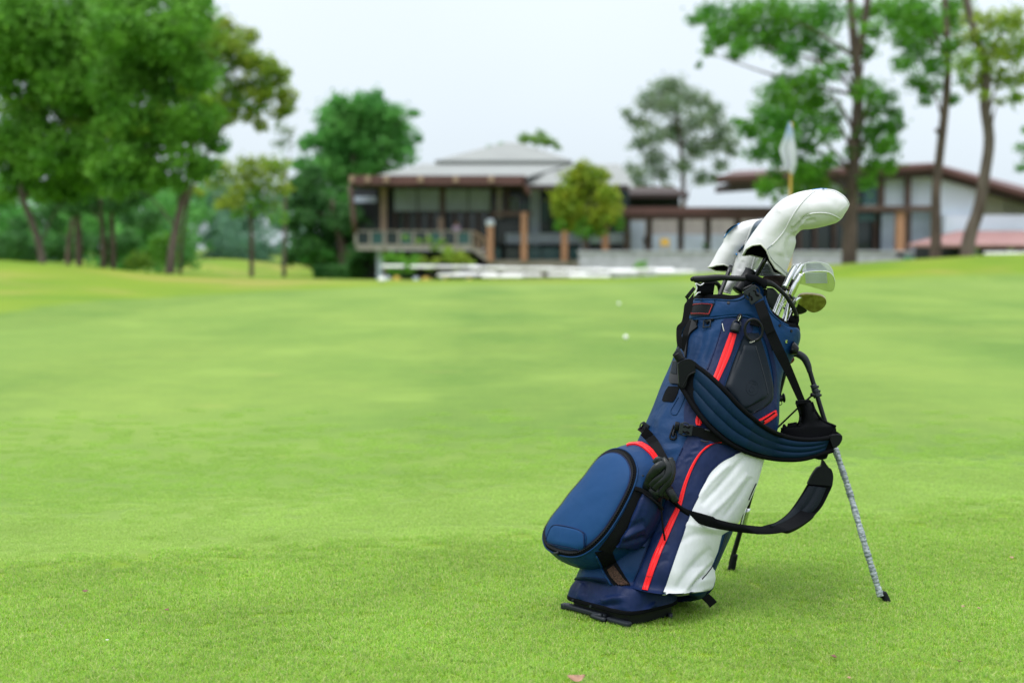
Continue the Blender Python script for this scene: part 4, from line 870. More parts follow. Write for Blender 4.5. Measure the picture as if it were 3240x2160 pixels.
# pot plant, yellow bin and green bin on the terrace
def pot(px, y0_, y1_, Y, label, m1, m2, name='potted_plant', cat='plant'):
    c = P(px, y1_, Y); t_ = P(px, y0_, Y); h = t_.z-c.z; root = thing(name, c, label, cat)
    sweep('pot', [c, c+Vector((0, 0, h*.35)), c+Vector((0, 0, h*.4))], [h*.16, h*.24, h*.25], m1, root, n=6, sides=14, smooth=False)
    crown('leaves', [(tuple(c+Vector((0, 0, h*.68))), h*.36)], m2, root, .10, 3, 5)
pot(2234, 765, 800, 84, 'dark potted plant standing by the right pavilion post', M['tyre'], LF['dark'])
c = P(2106, 800, 84); yb_ = thing('yellow_chair', c, 'yellow chair standing under the pavilion behind the terrace wall', 'chair')
o = boxo('seat', (c.x-.25, 84, c.z+.42), (c.x+.25, 84.5, c.z+.48), M['yellow'], yb_); o = boxo('backrest', (c.x-.25, 84.45, c.z+.48), (c.x+.25, 84.52, c.z+.85), M['yellow'], yb_)
for sx_ in (-.22, .2):
    for sy_ in (84.02, 84.45): boxo('leg', (c.x+sx_, sy_, c.z), (c.x+sx_+.03, sy_+.03, c.z+.42), M['yellow'], yb_)
c = P(2874, 832, 75); gb = thing('green_bin', c, 'teal green bin at the right end of the terrace wall', 'bin')
sweep('bin_body', [c+Vector((0, 0, -.4)), c+Vector((0, 0, .30))], [.20, .26], M['green'], gb, n=4, sides=14); sweep('bin_lid', [c+Vector((0, 0, .30)), c+Vector((0, 0, .36))], [.28, .22], M['green'], gb, n=4, sides=14)
# ================================================================ the stand bag
bag = thing('golf_bag', (.28, 3.48, 0), 'navy blue golf stand bag with red zips and white side pocket leaning on two legs', 'golf bag')
def Yc(py): return 3.49+(1900-py)/940*.27
D_AX = Vector((.41, .308, .859)).normalized()
ST = [((1822, 1830), (2196, 1893)), ((1850, 1767), (2235, 1875)), ((1900, 1656), (2254, 1812)), ((1960, 1524), (2312, 1680)), ((2019, 1394), (2370, 1548)),
      ((2065, 1295), (2412, 1451)), ((2099, 1211), (2449, 1368)), ((2128, 1146), (2456, 1289)), ((2152, 1080), (2464, 1215)), ((2174, 1020), (2490, 1142)),
      ((2188, 965), (2516, 1085)), ((2197, 925), (2526, 1040)), ((2205, 890), (2532, 1000)), ((2213, 856), (2536, 965))]
NPHI = 128
rings = []   # (centre, U*a, W*b, exponent, custom function)
gx = Vector((.665, -.747, 0)); fx = Vector((.747, .665, 0))
def rrect(c, hx, hy, n=5.5):
    def f(ph):
        d = Vector((math.cos(ph), math.sin(ph), 0)); a, b = d.dot(gx), d.dot(fx)
        # flat on the near-left side, rounder behind
        nn = n if b < 0 else 3.0
        r = (abs(a/hx)**nn+abs(b/hy)**nn)**(-1/nn); return c+d*r
    return f
base_c = Vector((.280, 3.475, 0))
def ringf(L_, R_):
    y = Yc((L_[1]+R_[1])/2); l = P(*L_, y); r = P(*R_, y); c = (l+r)/2; U = (r-l)/2; a = U.length; u = U/a
    Wd = D_AX.cross(u); Wd.normalize()
    if Wd.y < 0: Wd = -Wd
    b = a*.86
    def f(ph, n=2.35):
        cc, ss = math.cos(ph), math.sin(ph); r_ = (abs(cc)**n+abs(ss)**n)**(-1/n)
        return c+u*(a*cc*r_)+Wd*(b*ss*r_)
    f.c = c; return f
fs = [rrect(base_c+Vector((0, 0, .034)), .118, .108), rrect(base_c+Vector((.002, .001, .060)), .112, .102), rrect(base_c+Vector((.012, .006, .085)), .108, .100, 4)]
fs += [ringf(*s) for s in ST]
NR = len(fs); SUBT = 6
phis = [2*math.pi*k/NPHI for k in range(NPHI)]
raw = np.array([[tuple(f(ph)) for ph in phis] for f in fs])
TT = np.linspace(0, NR-1, (NR-1)*SUBT+1)
def S_all(t):
    i = int(min(max(math.floor(t), 0), NR-2)); x = t-i
    p0 = raw[max(i-1, 0)]; p1 = raw[i]; p2 = raw[i+1]; p3 = raw[min(i+2, NR-1)]
    m1 = (p2-p0)/2; m2 = (p3-p1)/2
    h = (2*x**3-3*x*x+1)*p1+(x**3-2*x*x+x)*m1+(-2*x**3+3*x*x)*p2+(x**3-x*x)*m2
    return h
SURF = np.array([S_all(t) for t in TT])
def S(t, ph):
    row = S_all(t); k = (ph/(2*math.pi)*NPHI) % NPHI; i = int(k); x = k-i
    return Vector(row[i]*(1-x)+row[(i+1) % NPHI]*x)
def Cn(t): return Vector(S_all(t).mean(axis=0))
def ringmesh(name, tb, tt, off, m, parent, n=10, taper=None, solidify=None):
    """surface strip between t=tb(phi) and tt(phi), pushed outward by off"""
    V = []; F = []; q = n+1
    for i in range(q):
        for k, ph in enumerate(phis):
            t = tb(ph)*(1-i/n)+tt(ph)*(i/n); p = S(t, ph); c = Cn(t); d = p-c; d -= D_AX*d.dot(D_AX)
            o_ = off(i/n, ph) if callable(off) else off
            V.append(p+d.normalized()*o_)
    for i in range(n):
        for k in range(NPHI): F.append((i*NPHI+k, i*NPHI+(k+1) % NPHI, (i+1)*NPHI+(k+1) % NPHI, (i+1)*NPHI+k))
    o = mesh(name, V, F, m, parent)
    if solidify: solid(o, solidify, -1)
    return o
body = ringmesh('body', lambda p: 2.3, lambda p: 13.0, lambda v, ph: .0012*math.sin(9*ph+v*9), M['blue'], bag, n=170)
crease(body, [(zz(UU, (650,150),(610,450),(500,720)), 9, -.005), (zz(UU, (835,250),(770,460),(690,660)), 8, -.004), (zz(UU, (570,280),(530,500),(450,700)), 10, .004), (zz(UU, (740,220),(700,440),(610,700)), 9, .004),
    (zz(UU, (330,980),(200,1250),(60,1480)), 14, .003), (zz(MM, (900,560),(1050,600),(1160,520)), 10, -.004), (zz(MM, (880,700),(1020,730),(1180,640)), 10, .0035), (zz(MM, (640,60),(560,300)), 12, -.003)])
BB = bvh(body)
def tphi(px, py):
    l, _ = hit(BB, px, py)
    d = np.linalg.norm(SURF-np.array(l), axis=2); i, k = np.unravel_index(np.argmin(d), d.shape)
    return TT[i], phis[k]
def periodic(pts_px, far, name=''):
    """t as a function of phi from a traced pixel line on the near side, `far` on the hidden side"""
    a = resample(pts_px, 40, True); ph = []; t = []
    for q in a:
        tt_, pp = tphi(q[0], q[1]); ph.append(pp % (2*math.pi)); t.append(tt_)
    order = np.argsort(ph); ph = np.array(ph)[order]; t = np.array(t)[order]
    K = [math.pi*.5]; V_ = [far]; ph2 = np.r_[ph, math.pi*.5, math.pi*.35, math.pi*.65]; t2 = np.r_[t, far, far, far]
    o2 = np.argsort(ph2); ph2 = ph2[o2]; t2 = t2[o2]
    base = np.interp(phis, ph2, t2, period=2*math.pi)
    for _ in range(3): base = (np.roll(base, 1)+base*2+np.roll(base, -1))/4
    return lambda p: float(np.interp(p % (2*math.pi), phis+[2*math.pi], np.r_[base, base[0]]))
big = bvh(ringmesh('x_tmp', lambda p: .35, lambda p: NR-1, 0, M['blue'], None, n=80)); BBs = BB; BB = big
tmp = bpy.data.objects['x_tmp']; bpy.data.objects.remove(tmp)
top_px = zz(HI, (200,880),(400,876),(600,885),(800,895),(900,890),(1000,850),(1060,780),(1105,690),(1150,605),(1230,600),(1300,650),(1345,760),(1370,900),(1410,1020),(1470,1110),(1600,1230),(1750,1310),(1880,1350))
seam_px = zz(HI, (125,1210),(300,1192),(500,1185),(800,1150),(1000,1150),(1150,1190),(1280,1270),(1370,1370),(1430,1500),(1480,1640))+[(2462, 1125), (2480, 1128)]
t_top = periodic(top_px, 12.6); t_seam = periodic(seam_px, 10.2)
print('t_top', [round(t_top(2*math.pi*k/16), 2) for k in range(16)]); print('t_seam', [round(t_seam(2*math.pi*k/16), 2) for k in range(16)])
collar = ringmesh('collar', t_seam, t_top, lambda v, ph: .0035+.004*math.sin(math.pi*v)**.6, M['blue'], bag, n=14, solidify=.004)
rimh = lambda p: t_top(p)+.10+.42*max(0, math.cos(p-math.pi))**.5*(1 if math.cos(p) < 0 else 0)+.25*max(0, math.cos(p))
rim = ringmesh('rim_padding', lambda p: t_top(p)-.45, rimh, lambda v, ph: -.001+.003*math.sin(math.pi*v), M['blackfab'], bag, n=8, solidify=.010)
# inner divider plate, coloured black so the inside of the bag reads unlit
bm = bmesh.new(); vs = [bm.verts.new(S(10.9, p)*.96+Cn(10.9)*.04) for p in phis]; bm.faces.new(vs)
bmobj('divider', bm, M['lining'], bag)
BT = bvh(collar); BC = bvh(body, collar)
line('collar_piping', top_px[:-1], BT, .0022, M['blue'], bag, .001, 70)
line('collar_seam_piping', seam_px, BT, .0022, M['blue'], bag, .001, 70)
# ---- base
skirt = ringmesh('base_skirt', lambda p: .30, lambda p: 3.0, .0035, M['navy'], bag, n=60)
crease(skirt, [(zz(EE, (330,400),(300,500),(280,610)), 8, .004), (zz(EE, (380,400),(350,560)), 7, -.003), (zz(EE, (560,640),(700,600),(860,590)), 10, .006), (zz(EE, (480,690),(640,680),(800,660)), 8, -.004),
    (zz(EE, (1030,860),(1100,760),(1230,650)), 7, .006), (zz(EE, (1080,870),(1160,790),(1300,740)), 7, -.006), (zz(EE, (1160,800),(1280,760),(1440,700)), 6, .005), (zz(EE, (900,560),(850,700),(800,790)), 3, .002), (zz(EE, (700,700),(800,780),(930,860)), 12, -.003)])
def baseband(name, z0, z1, grow, m, n=3, lean=0.):
    V = []; F = []
    for i in range(n+1):
        z = z0+(z1-z0)*i/n; f = rrect(base_c+Vector((0, 0, z)), .118+grow, .108+grow)
        V += [f(p) for p in phis]
    for i in range(n):
        for k in range(NPHI): F.append((i*NPHI+k, i*NPHI+(k+1) % NPHI, (i+1)*NPHI+(k+1) % NPHI, (i+1)*NPHI+k))
    F.append(tuple(range(NPHI))[::-1]); F.append(tuple(n*NPHI+k for k in range(NPHI)))
    return mesh(name, V, F, m, bag, smooth=False)
bb = baseband('base_trim', .030, .041, .0025, M['blackfab']); bevel(bb, .003)
bp = baseband('base_plate', .002, .031, -.011, M['plasticb']); bevel(bp, .004)
# raised foot bars along the near-left edge of the base
N0 = base_c-fx*.104
for (s0, s1, z0, z1, dd) in ((-.110, .035, .008, .021, .004), (.040, .112, .004, .016, .005), (-.124, -.100, .003, .018, .000)):
    a0 = N0+gx*s0-fx*dd; a1 = N0+gx*s1-fx*dd; bm = bmesh.new(); box(bm, (0, 0, 0), ((a1-a0).length, .018, z1-z0))
    o = bmobj('foot_bar', bm, M['plastic'], None); o.data.transform(Matrix.Translation(Vector((a0.x, a0.y, z0))) @ Matrix.Rotation(math.atan2(gx.y, gx.x), 4, 'Z'))
    o.parent = bag; o.matrix_parent_inverse = world_of(bag).inverted(); bevel(o, .004)
o = sweep('foot_bar', [N0+gx*.045-fx*.010+Vector((0,0,.010)), N0+gx*.0-fx*.014+Vector((0,0,.014)), N0+gx*.03-fx*.008+Vector((0,0,.018))], .006, M['plastic'], bag, n=10, sides=8)
sweep('foot_bar', [P(2120, 1938, 3.425), P(2122, 1962, 3.42)], .006, M['plastic'], bag, n=4)
BASE = bvh(skirt, bb)
def stud(px, py, r, B, m, name='rivet', h=.002):
    l, nn = hit(B, px, py); q = nn.to_track_quat('Z', 'Y').to_matrix().to_4x4(); q.translation = l
    bm = bmesh.new(); bmesh.ops.create_cone(bm, cap_ends=True, segments=16, radius1=r, radius2=r*.8, depth=h*2, matrix=q)
    o = bmobj(name, bm, m, bag); return o
for p in (EE(210, 620), EE(430, 692), EE(862, 822), EE(1128, 850), EE(1366, 772)): stud(*p, .0042, BASE, M['plastic'], 'rivet', .003)
for p in (HI(758, 932), HI(1214, 675), HI(1605, 1305), HI(1795, 1395)): stud(*p, .0045, BT, M['plasticb'], 'rivet', .002)
stud(*UU(1672, 392), .0052, BT, M['chrome'], 'snap_button', .003); stud(*UU(1680, 392), .0026, BT, M['plasticb'], 'snap_centre', .0042)
# ---- brand-plate patch with a red outline (blank)
decal('label_patch', zz(HI, (172,938),(140,1142)), zz(HI, (535,945),(440,1150)), BT, M['rubber'], bag, .003, nu=10, nv=8, thick=.005, smooth=False)
pl = [HI(175, 985), HI(205, 962), HI(350, 952), HI(500, 965), HI(440, 1118), HI(300, 1108), HI(150, 1112)]
line('label_outline', pl+[pl[0]], BT, .0009, M['redline'], bag, .0035, 90, smooth=False)
# ---- upper side panels
decal('side_panel', zz(HI, (690,1190),(640,1310),(600,1480))+zz(UU, (760,560),(560,1010),(420,1180),(415,1560)), zz(HI, (1120,1200),(1150,1400))+zz(UU, (1100,400),(980,690),(900,960),(900,1300),(900,1600)), BC, M['navy'], bag, .0022, nu=16, nv=50, thick=.003)
decal('side_panel', zz(UU, (1320,200),(1420,420),(1500,760),(1510,1000),(1400,1200),(1150,1330),(1000,1500)), zz(UU, (1440,330),(1520,600),(1555,850),(1552,1150),(1540,1400),(1500,1560),(1400,1650)), BC, M['navy'], bag, .0022, nu=14, nv=40, thick=.003)
B1 = bvh(body, collar, *[c for c in bag.children if c.name.startswith('side_panel')])
vp = decal('valuables_pocket', zz(UU, (1160,290),(1100,430),(1000,690),(920,930),(905,970),(1040,1140),(1180,1270)), zz(UU, (1330,290),(1390,480),(1460,740),(1505,980),(1490,1120),(1400,1210),(1220,1310)), B1, M['smooth'], bag, .004, nu=16, nv=40, thick=.007, prof=lambda u, v: .007*min(1, 6*u*(1-u)*3)*min(1, v*(1-v)*20))
B2 = bvh(body, collar, vp)
vf = decal('pocket_face', zz(UU, (1150,440),(1060,680),(935,940),(1045,1100),(1150,1235)), zz(UU, (1295,450),(1380,740),(1440,980),(1448,1075),(1190,1215)), B2, M['smooth'], vp, .004, nu=16, nv=34, thick=.006, smooth=False, prof=lambda u, v: .0035*min(1, 8*u*(1-u))*min(1, v*(1-v)*20))
B3 = bvh(vf)
cx, cy = UU(1255, 965)
line('emblem', [(cx+19*math.cos(t)*1, cy+24*math.sin(t)) for t in np.linspace(0, 2*math.pi, 17)[:-1]], B3, .0005, M['smooth'], vp, .0002, 40, True)
line('emblem', [(cx-10, cy-14), (cx+3, cy-20), (cx+12, cy-9), (cx+2, cy-12), (cx-3, cy-5), (cx+6, cy+3), (cx+2, cy+12), (cx-6, cy+14), (cx-10, cy+4), (cx-5, cy-1)], B3, .0005, M['smooth'], vp, .0002, 40)
line('pocket_edge', zz(UU, (1295,450),(1340,600),(1395,800),(1440,980),(1450,1050)), B3, .0012, M['plastic'], vp, .0005, 40)
# ---- folds in the upper left cloth
line('panel_seam', zz(UU, (880,140),(865,250),(790,500),(700,740)), B1, .0013, M['navy'], bag, .001, 40)
line('thread', zz(HI, (655,1275),(668,1340),(685,1405)), B1, .0009, M['print'], bag, .002, 8)
# ---- red zips
def zipp(name, Lc, Rc, B, nv=40, lift=.003):
    o = decal(name, Lc, Rc, B, M['red'], bag, lift, nu=9, nv=nv, thick=.005, prof=lambda u, v: .0012-.0016*math.exp(-((u-.5)/.08)**2)+.001*math.sin(math.pi*u))
    return o
B1p = bvh(body, collar, *[c for c in bag.children if c.name.startswith('side_panel')])
z1 = zipp('zip_cover', zz(UU, (975,285),(880,540),(770,840),(660,1080),(560,1340),(552,1405),(562,1432)), zz(UU, (1058,305),(980,560),(835,890),(730,1130),(640,1360),(638,1390),(610,1440)), B1p)
line('zip_line', zz(UU, (1015,300),(935,540),(805,860)), bvh(z1), .0006, M['redline'], z1, .0004, 40)
z2 = zipp('zip_cover', zz(UU, (1290,1385),(1420,1310),(1535,1245)), zz(UU, (1330,1440),(1440,1390),(1548,1310)), B1p, 16)
line('zip_line', zz(UU, (1380,1375),(1460,1325),(1530,1275)), bvh(z2), .0018, M['lining'], z2, .0006, 16)
sweep('zip_pull', onsurf(zz(UU, (1340,1395),(1365,1385),(1385,1398)), bvh(z2), .005, 6), .0035, M['plasticb'], z2, n=6, rs=False)
# zip garage and pull tab at the head of the long zip
sweep('zip_pull', onsurf(zz(HI, (885,1290),(865,1340),(845,1420)), B1p, .008, 8), [.0105, .0125, .0125, .012], M['plastic'], bag, n=8, sides=14, rs=False)
pt = sweep('pull_tab', onsurf(zz(HI, (960,1120),(955,1130),(925,1200),(905,1260)), B1p, .009, 10), [.004, .0066, .0066, .006], M['plasticb'], bag, n=10, sides=12, rs=False)
for k in range(7):
    u = k/6; q = HI(955-38*u, 1150+72*u); a = onsurf([q, (q[0]+1.8, q[1]+.5)], bvh(pt), .0006, 2)
    sweep('lettering', a, .0008, M['printy' if k in (2, 3, 4) else 'print'], pt, n=2, sides=5, rs=False)
sweep('pull_loop', onsurf(zz(HI, (815,1300),(840,1255),(890,1240),(940,1270),(950,1340)), B1p, .012, 14), .002, M['plastic'], bag, n=14, rs=False)
# ---- towel ring
c0, n0 = hit(B1p, *HI(1145, 1405)); c0 += n0*.022
rx = (P(*HI(1302, 1420), c0.y)-P(*HI(985, 1400), c0.y))/2; ry = (P(*HI(1150, 1220), c0.y)-P(*HI(1150, 1590), c0.y))/2
ring = sweep('towel_ring', [c0+rx*math.cos(t)*.93+ry*math.sin(t)*.95 for t in np.linspace(0, 2*math.pi, 25)[:-1]], .0036, M['plasticb'], bag, n=48, sides=10, closed=True, up=n0, flat=.7)
decal('ring_tab', zz(HI, (1135,1200),(1105,1290)), zz(HI, (1300,1250),(1255,1335)), B1p, M['black'], bag, .010, nu=5, nv=6, thick=.012)
# script word on the ring
tcu = bpy.data.curves.new('lettering', 'FONT'); tcu.body = 'Titleist'; tcu.size = .0052; tcu.extrude = .0002; tcu.shear = .3; tcu.align_x = 'CENTER'
to = bpy.data.objects.new('lettering', tcu); COL.objects.link(to)
pos = P(*HI(1150, 1585), c0.y-.010); to.matrix_world = Matrix.Translation(pos) @ Matrix.Rotation(R(-20), 4, 'Y') @ Matrix.Rotation(R(90), 4, 'X')
tcu.materials.append(M['print'])
dg = bpy.context.evaluated_depsgraph_get(); dg.update(); me = bpy.data.meshes.new_from_object(to.evaluated_get(dg)); me.transform(to.matrix_world); bpy.data.objects.remove(to)
to = bpy.data.objects.new('lettering', me); link(to, ring)
# small square buckle
q = onsurf(zz(HI, (370,1245),(372,1350),(470,1335),(478,1240)), BC, .006, 4); 
sweep('square_buckle', [q[0], q[1], q[2], q[3], q[0]], .0022, M['plastic'], bag, n=5, sides=8, rs=False)
line('buckle_loop', zz(HI, (385,1250),(430,1225),(520,1215)), BC, .004, M['black'], bag, .003, 10)
line('buckle_loop', zz(HI, (410,1215),(412,1260),(430,1275)), BC, .004, M['black'], bag, .003, 10)
# ---- handles
def barsec(name, top, bot, Y, m, thick=.018, n=30, par=None):
    """solid bar between its upper and its lower edge, rounded section"""
    a = resample(top, n); b = resample(bot, n); pts = []; rad = []; V = []; F = []; sd_ = 14
    for i in range(n):
        y = Y(i/(n-1)) if callable(Y) else Y
        p = P(*a[i], y); q = P(*b[i], y); c = (p+q)/2; h = (p-q)/2
        dv = ray(*((a[i]+b[i])/2)).normalized()
        for k in range(sd_):
            th = 2*math.pi*k/sd_; cc, ss = math.cos(th), math.sin(th); r_ = (abs(cc)**4+abs(ss)**4)**(-1/4)
            V.append(c+h*cc*r_+dv*ss*r_*thick/2)
    for i in range(n-1):
        for k in range(sd_): F.append((i*sd_+k, i*sd_+(k+1) % sd_, (i+1)*sd_+(k+1) % sd_, (i+1)*sd_+k))
    F.append(tuple(range(sd_))[::-1]); F.append(tuple((n-1)*sd_+k for k in range(sd_)))
    return mesh(name, V, F, m, par or bag)
lip = hit(BB, *HI(600, 885))[0]; YH = lip.y+.01
barsec('handle', zz(HI, (158,495),(200,485),(380,475),(520,462),(640,462),(800,475),(1000,482),(1090,480)), zz(HI, (175,560),(205,598),(330,590),(560,572),(680,560),(820,570),(1000,578),(1090,590)), lambda u: YH+.02-.03*u, M['plasticb'], .022)
barsec('handle', zz(HI, (1330,540),(1430,550),(1530,605),(1640,700),(1740,800),(1830,930),(1890,1060),(1910,1150)), zz(HI, (1330,680),(1400,660),(1500,680),(1600,760),(1690,850),(1770,980),(1830,1090),(1850,1170)), lambda u: YH-.03+.045*u, M['plasticb'], .020)
barsec('handle_wrap', zz(HI, (1030,470),(1060,455),(1140,462),(1260,490),(1380,545),(1400,560)), zz(HI, (1060,560),(1120,590),(1200,590),(1280,640),(1350,700),(1390,690)), lambda u: YH-.012-.02*u, M['blackfab'], .032)
barsec('handle_wrap', zz(HI, (1020,560),(1150,560)), zz(HI, (1010,720),(1150,640)), YH-.012, M['blackfab'], .03, n=6)
barsec('handle_post', zz(HI, (225,600),(540,590)), zz(HI, (235,800),(505,800)), YH+.03, M['blackfab'], .03, n=8)
sweep('rear_handle', [P(*HI(545, 600), YH+.14), P(*HI(600, 650), YH+.15), P(*HI(630, 800), YH+.16)], .006, M['plasticb'], bag, n=10)
sweep('rear_handle', [P(*HI(160, 540), YH+.05), P(*HI(330, 560), YH+.12), P(*HI(545, 600), YH+.14)], .006, M['plasticb'], bag, n=14)
barsec('rim_corner', zz(HI, (1780,1150),(1850,1130),(1915,1110),(1930,1220)), zz(HI, (1760,1250),(1800,1290),(1870,1330),(1895,1345)), YH+.03, M['blackfab'], .04, n=12)
# throat lip of the cuff on the right, seen under the handle
barsec('rim_lip', zz(HI, (1345,700),(1400,720),(1400,880),(1440,1000),(1520,1090),(1650,1190),(1740,1225),(1830,1200)), zz(HI, (1335,800),(1352,860),(1395,990),(1455,1110),(1600,1225),(1750,1300),(1850,1330),(1895,1340)), lambda u: YH-.02+.055*u, M['blackfab'], .02, n=30)
barsec('throat_lining', zz(HI, (1390,680),(1500,690),(1600,790),(1670,850)), zz(HI, (1390,920),(1440,1000),(1520,1080),(1600,1000)), YH+.10, mat('green_black_lining', (.008, .016, .014), .5), .01, n=16)
# white elastic thread at the left of the handle
sweep('elastic_thread', [P(*HI(350, 605), YH-.02), P(*HI(290, 640), YH-.03), P(*HI(215, 610), YH-.03), P(*HI(235, 690), YH-.03), P(*HI(195, 775), YH-.03)], .0014, M['silver'], bag, n=30, sides=6)
sweep('elastic_thread', [P(*HI(290, 755), YH-.02), P(*HI(250, 765), YH-.03), P(*HI(205, 815), YH-.03)], .0014, M['silver'], bag, n=16, sides=6)
# ---- left strap assembly
barsec('strap_clip', zz(HI, (175,660),(215,700)), zz(HI, (35,830),(75,885)), YH-.01, M['plasticb'], .016, n=6)
band('webbing', zz(HI, (95,880),(30,960),(10,1100),(-20,1240))+zz(UU, (320,210),(315,340),(330,460)), zz(HI, (185,760),(175,900),(150,1040),(105,1180))+zz(UU, (480,120),(385,260),(390,380),(400,490)), [YH-.02, YH-.03, YH-.04, YH-.06], M['black'], bag, .003, nv=40)
band('webbing', zz(UU, (460,140),(400,260),(385,380),(385,500)), zz(UU, (500,120),(470,260),(440,400),(410,520)), [YH-.05, YH-.07, YH-.07], M['black'], bag, .003, nv=30)
decal('strap_hook', zz(UU, (500,130),(470,205),(455,215),(410,480),(430,570)), zz(UU, (590,130),(575,200),(580,225),(480,330),(440,600)), BC, M['plasticb'], bag, .006, nu=6, nv=30, thick=.010)
barsec('strap_buckle', zz(UU, (340,450),(400,560)), zz(UU, (265,560),(320,650)), YH-.09, M['plastic'], .014, n=8)
barsec('strap_buckle', zz(UU, (350,520),(430,600)), zz(UU, (270,570),(330,655)), YH-.10, M['plasticb'], .016, n=8)
decal('strap_pad', zz(UU, (290,640),(270,740),(240,860),(255,920)), zz(UU, (420,640),(420,760),(400,880),(380,930)), BC, M['plasticb'], bag, .006, nu=5, nv=14, thick=.010)
decal('pad_grid', zz(UU, (300,655),(270,800)), zz(UU, (345,655),(335,812)), BC, M['mesh'], bag, .0075, nu=4, nv=8, thick=.003)
decal('hook_tape', zz(UU, (225,950),(180,1020),(145,1120),(155,1135)), zz(UU, (355,955),(330,1040),(290,1120),(265,1145)), BC, M['blackfab'], bag, .0025, nu=6, nv=16, thick=.004)
line('pen_sleeve', zz(UU, (340,1080),(290,1170),(245,1250),(265,1295),(310,1300),(345,1250),(400,1130),(415,1080)), BC, .0010, M['blue'], bag, .0012, 50)
# ---- front ball pocket
lc = P(1868, 1590, 3.465); Fn = Vector((-.688, -.515, .513)).normalized()
lid_px = zz(PK, (1010,160),(1110,190),(1190,270),(1238,400),(1230,520),(1190,650),(1120,800),(1040,950),(960,1080),(870,1210),(760,1330),(650,1420),(530,1478),(400,1490),(250,1455),(130,1390),(88,1310),(80,1215),(120,1120),(200,1000),(300,880),(400,740),(520,600),(620,480),(700,370),(800,250),(900,178))
NL = 72
lp = resample(lid_px, NL, True, closed=True)
A3 = [PL(q[0], q[1], lc, Fn) for q in lp]; cA = sum(A3, Vector())/NL
B3p = [cA-Fn*.125+(p-cA)*1.03+Vector((0, 0, .018)) for p in A3]
e1 = Vector((0, 0, 1)); e1 = (e1-Fn*e1.dot(Fn)).normalized()
B3p = [p+e1*(.050*max(0, (a-cA).dot(e1)/.17)) for p, a in zip(B3p, A3)]
mid = lambda t: [a*(1-t)+b*t for a, b in zip(A3, B3p)]
def loops(name, Ls, m, parent, capend=False, capfn=None):
    n = len(Ls[0]); V = [p for l in Ls for p in l]; F = []
    for i in range(len(Ls)-1):
        for k in range(n): F.append((i*n+k, i*n+(k+1) % n, (i+1)*n+(k+1) % n, (i+1)*n+k))
    if capend: F.append(tuple((len(Ls)-1)*n+k for k in range(n)))
    o = mesh(name, V, F, m, parent)
    bm = bmesh.new(); bm.from_mesh(o.data); bmesh.ops.recalc_face_normals(bm, faces=bm.faces); bm.to_mesh(o.data); bm.free(); return o
def bul(t, amt): return [p+(p-cA-Fn*((p-cA).dot(Fn))).normalized()*amt for p in mid(t)]
pocket = loops('ball_pocket', [mid(0.0), bul(.08, .004), bul(.2, .010), bul(.35, .014), bul(.5, .014), bul(.7, .010), bul(.85, .004), bul(1.0, 0), [cA-Fn*.13+(p-cA)*.5 for p in A3]], M['blue'], bag)
def lidring(s, h): return [cA+(p-cA)*s+Fn*h for p in A3]
zt = loops('zip_tape', [lidring(1.0, -.002), lidring(1.0, .002), lidring(.985, .006), lidring(.90, .007), lidring(.89, .0)], M['blackfab'], pocket)
lid = loops('pocket_lid', [lidring(.915, .004), lidring(.91, .010), lidring(.88, .014), lidring(.8, .019), lidring(.65, .025), lidring(.45, .030), lidring(.25, .032), lidring(.08, .033)], M['lid'], pocket, capend=True)
sweep('lid_piping', lidring(.905, .0095), .0022, M['navy'], pocket, n=90, sides=8, closed=True)
sweep('pocket_piping', lidring(1.01, .001), .0022, M['blue'], pocket, n=90, sides=8, closed=True)
# zip teeth: one small ridge each
VV = []; FF = []; zc = resample(lidring(.945, .0078), 260, False, True)
for i in range(0, 260):
    p = Vector(zc[i]); t = (Vector(zc[(i+1) % 260])-p).normalized(); s_ = t.cross(Fn); k = len(VV); sg = 1 if i % 2 else -1
    for a_ in (-.0011, .0011):
        for b_ in (-.0032+sg*.0008, .0032+sg*.0008):
            for c_ in (0, .0022): VV.append(p+t*a_+s_*b_+Fn*c_)
    FF += [(k, k+1, k+3, k+2), (k+4, k+6, k+7, k+5), (k, k+4, k+5, k+1), (k+2, k+3, k+7, k+6), (k+1, k+5, k+7, k+3)]
tag(mesh('zip_teeth', VV, FF, M['plasticb'], pocket, smooth=False), kind='stuff')
BL = bvh(lid)
decal('lid_patch', zz(PK, (225,1100),(170,1150),(130,1260),(125,1310)), zz(PK, (520,1160),(590,1210),(590,1310),(570,1400)), BL, M['lid'], pocket, .004, nu=16, nv=16, thick=.006, smooth=False, prof=lambda u, v: .0015*min(1, 10*u*(1-u))*min(1, 10*v*(1-v)))
line('patch_edge', zz(PK, (128,1310),(132,1260),(175,1150),(230,1105),(400,1125),(540,1170),(585,1220),(588,1310),(572,1398),(400,1380),(250,1350),(128,1310)), BL, .0013, M['navy'], pocket, .004, 90)
line('patch_stitching', zz(PK, (190,1150),(225,1095),(400,1120),(560,1180),(610,1240),(600,1360)), BL, .0007, M['navy'], pocket, .0008, 60)
sweep('zip_pull', [p for p in onsurf(zz(PK, (225,1435),(275,1442)), bvh(zt, lid), .004, 3)], .0035, M['plastic'], pocket, n=3, rs=False)
BP = bvh(pocket); BPB = bvh(pocket, body)
decal('zip_cover', zz(MM, (20,625),(150,570),(300,560),(430,620),(560,710),(660,830),(745,960)), zz(MM, (20,650),(110,625),(230,625),(360,680),(470,770),(560,860),(650,1000)), BPB, M['red'], pocket, .003, nu=8, nv=40, thick=.006, prof=lambda u, v: .001-.0012*math.exp(-((u-.45)/.08)**2))
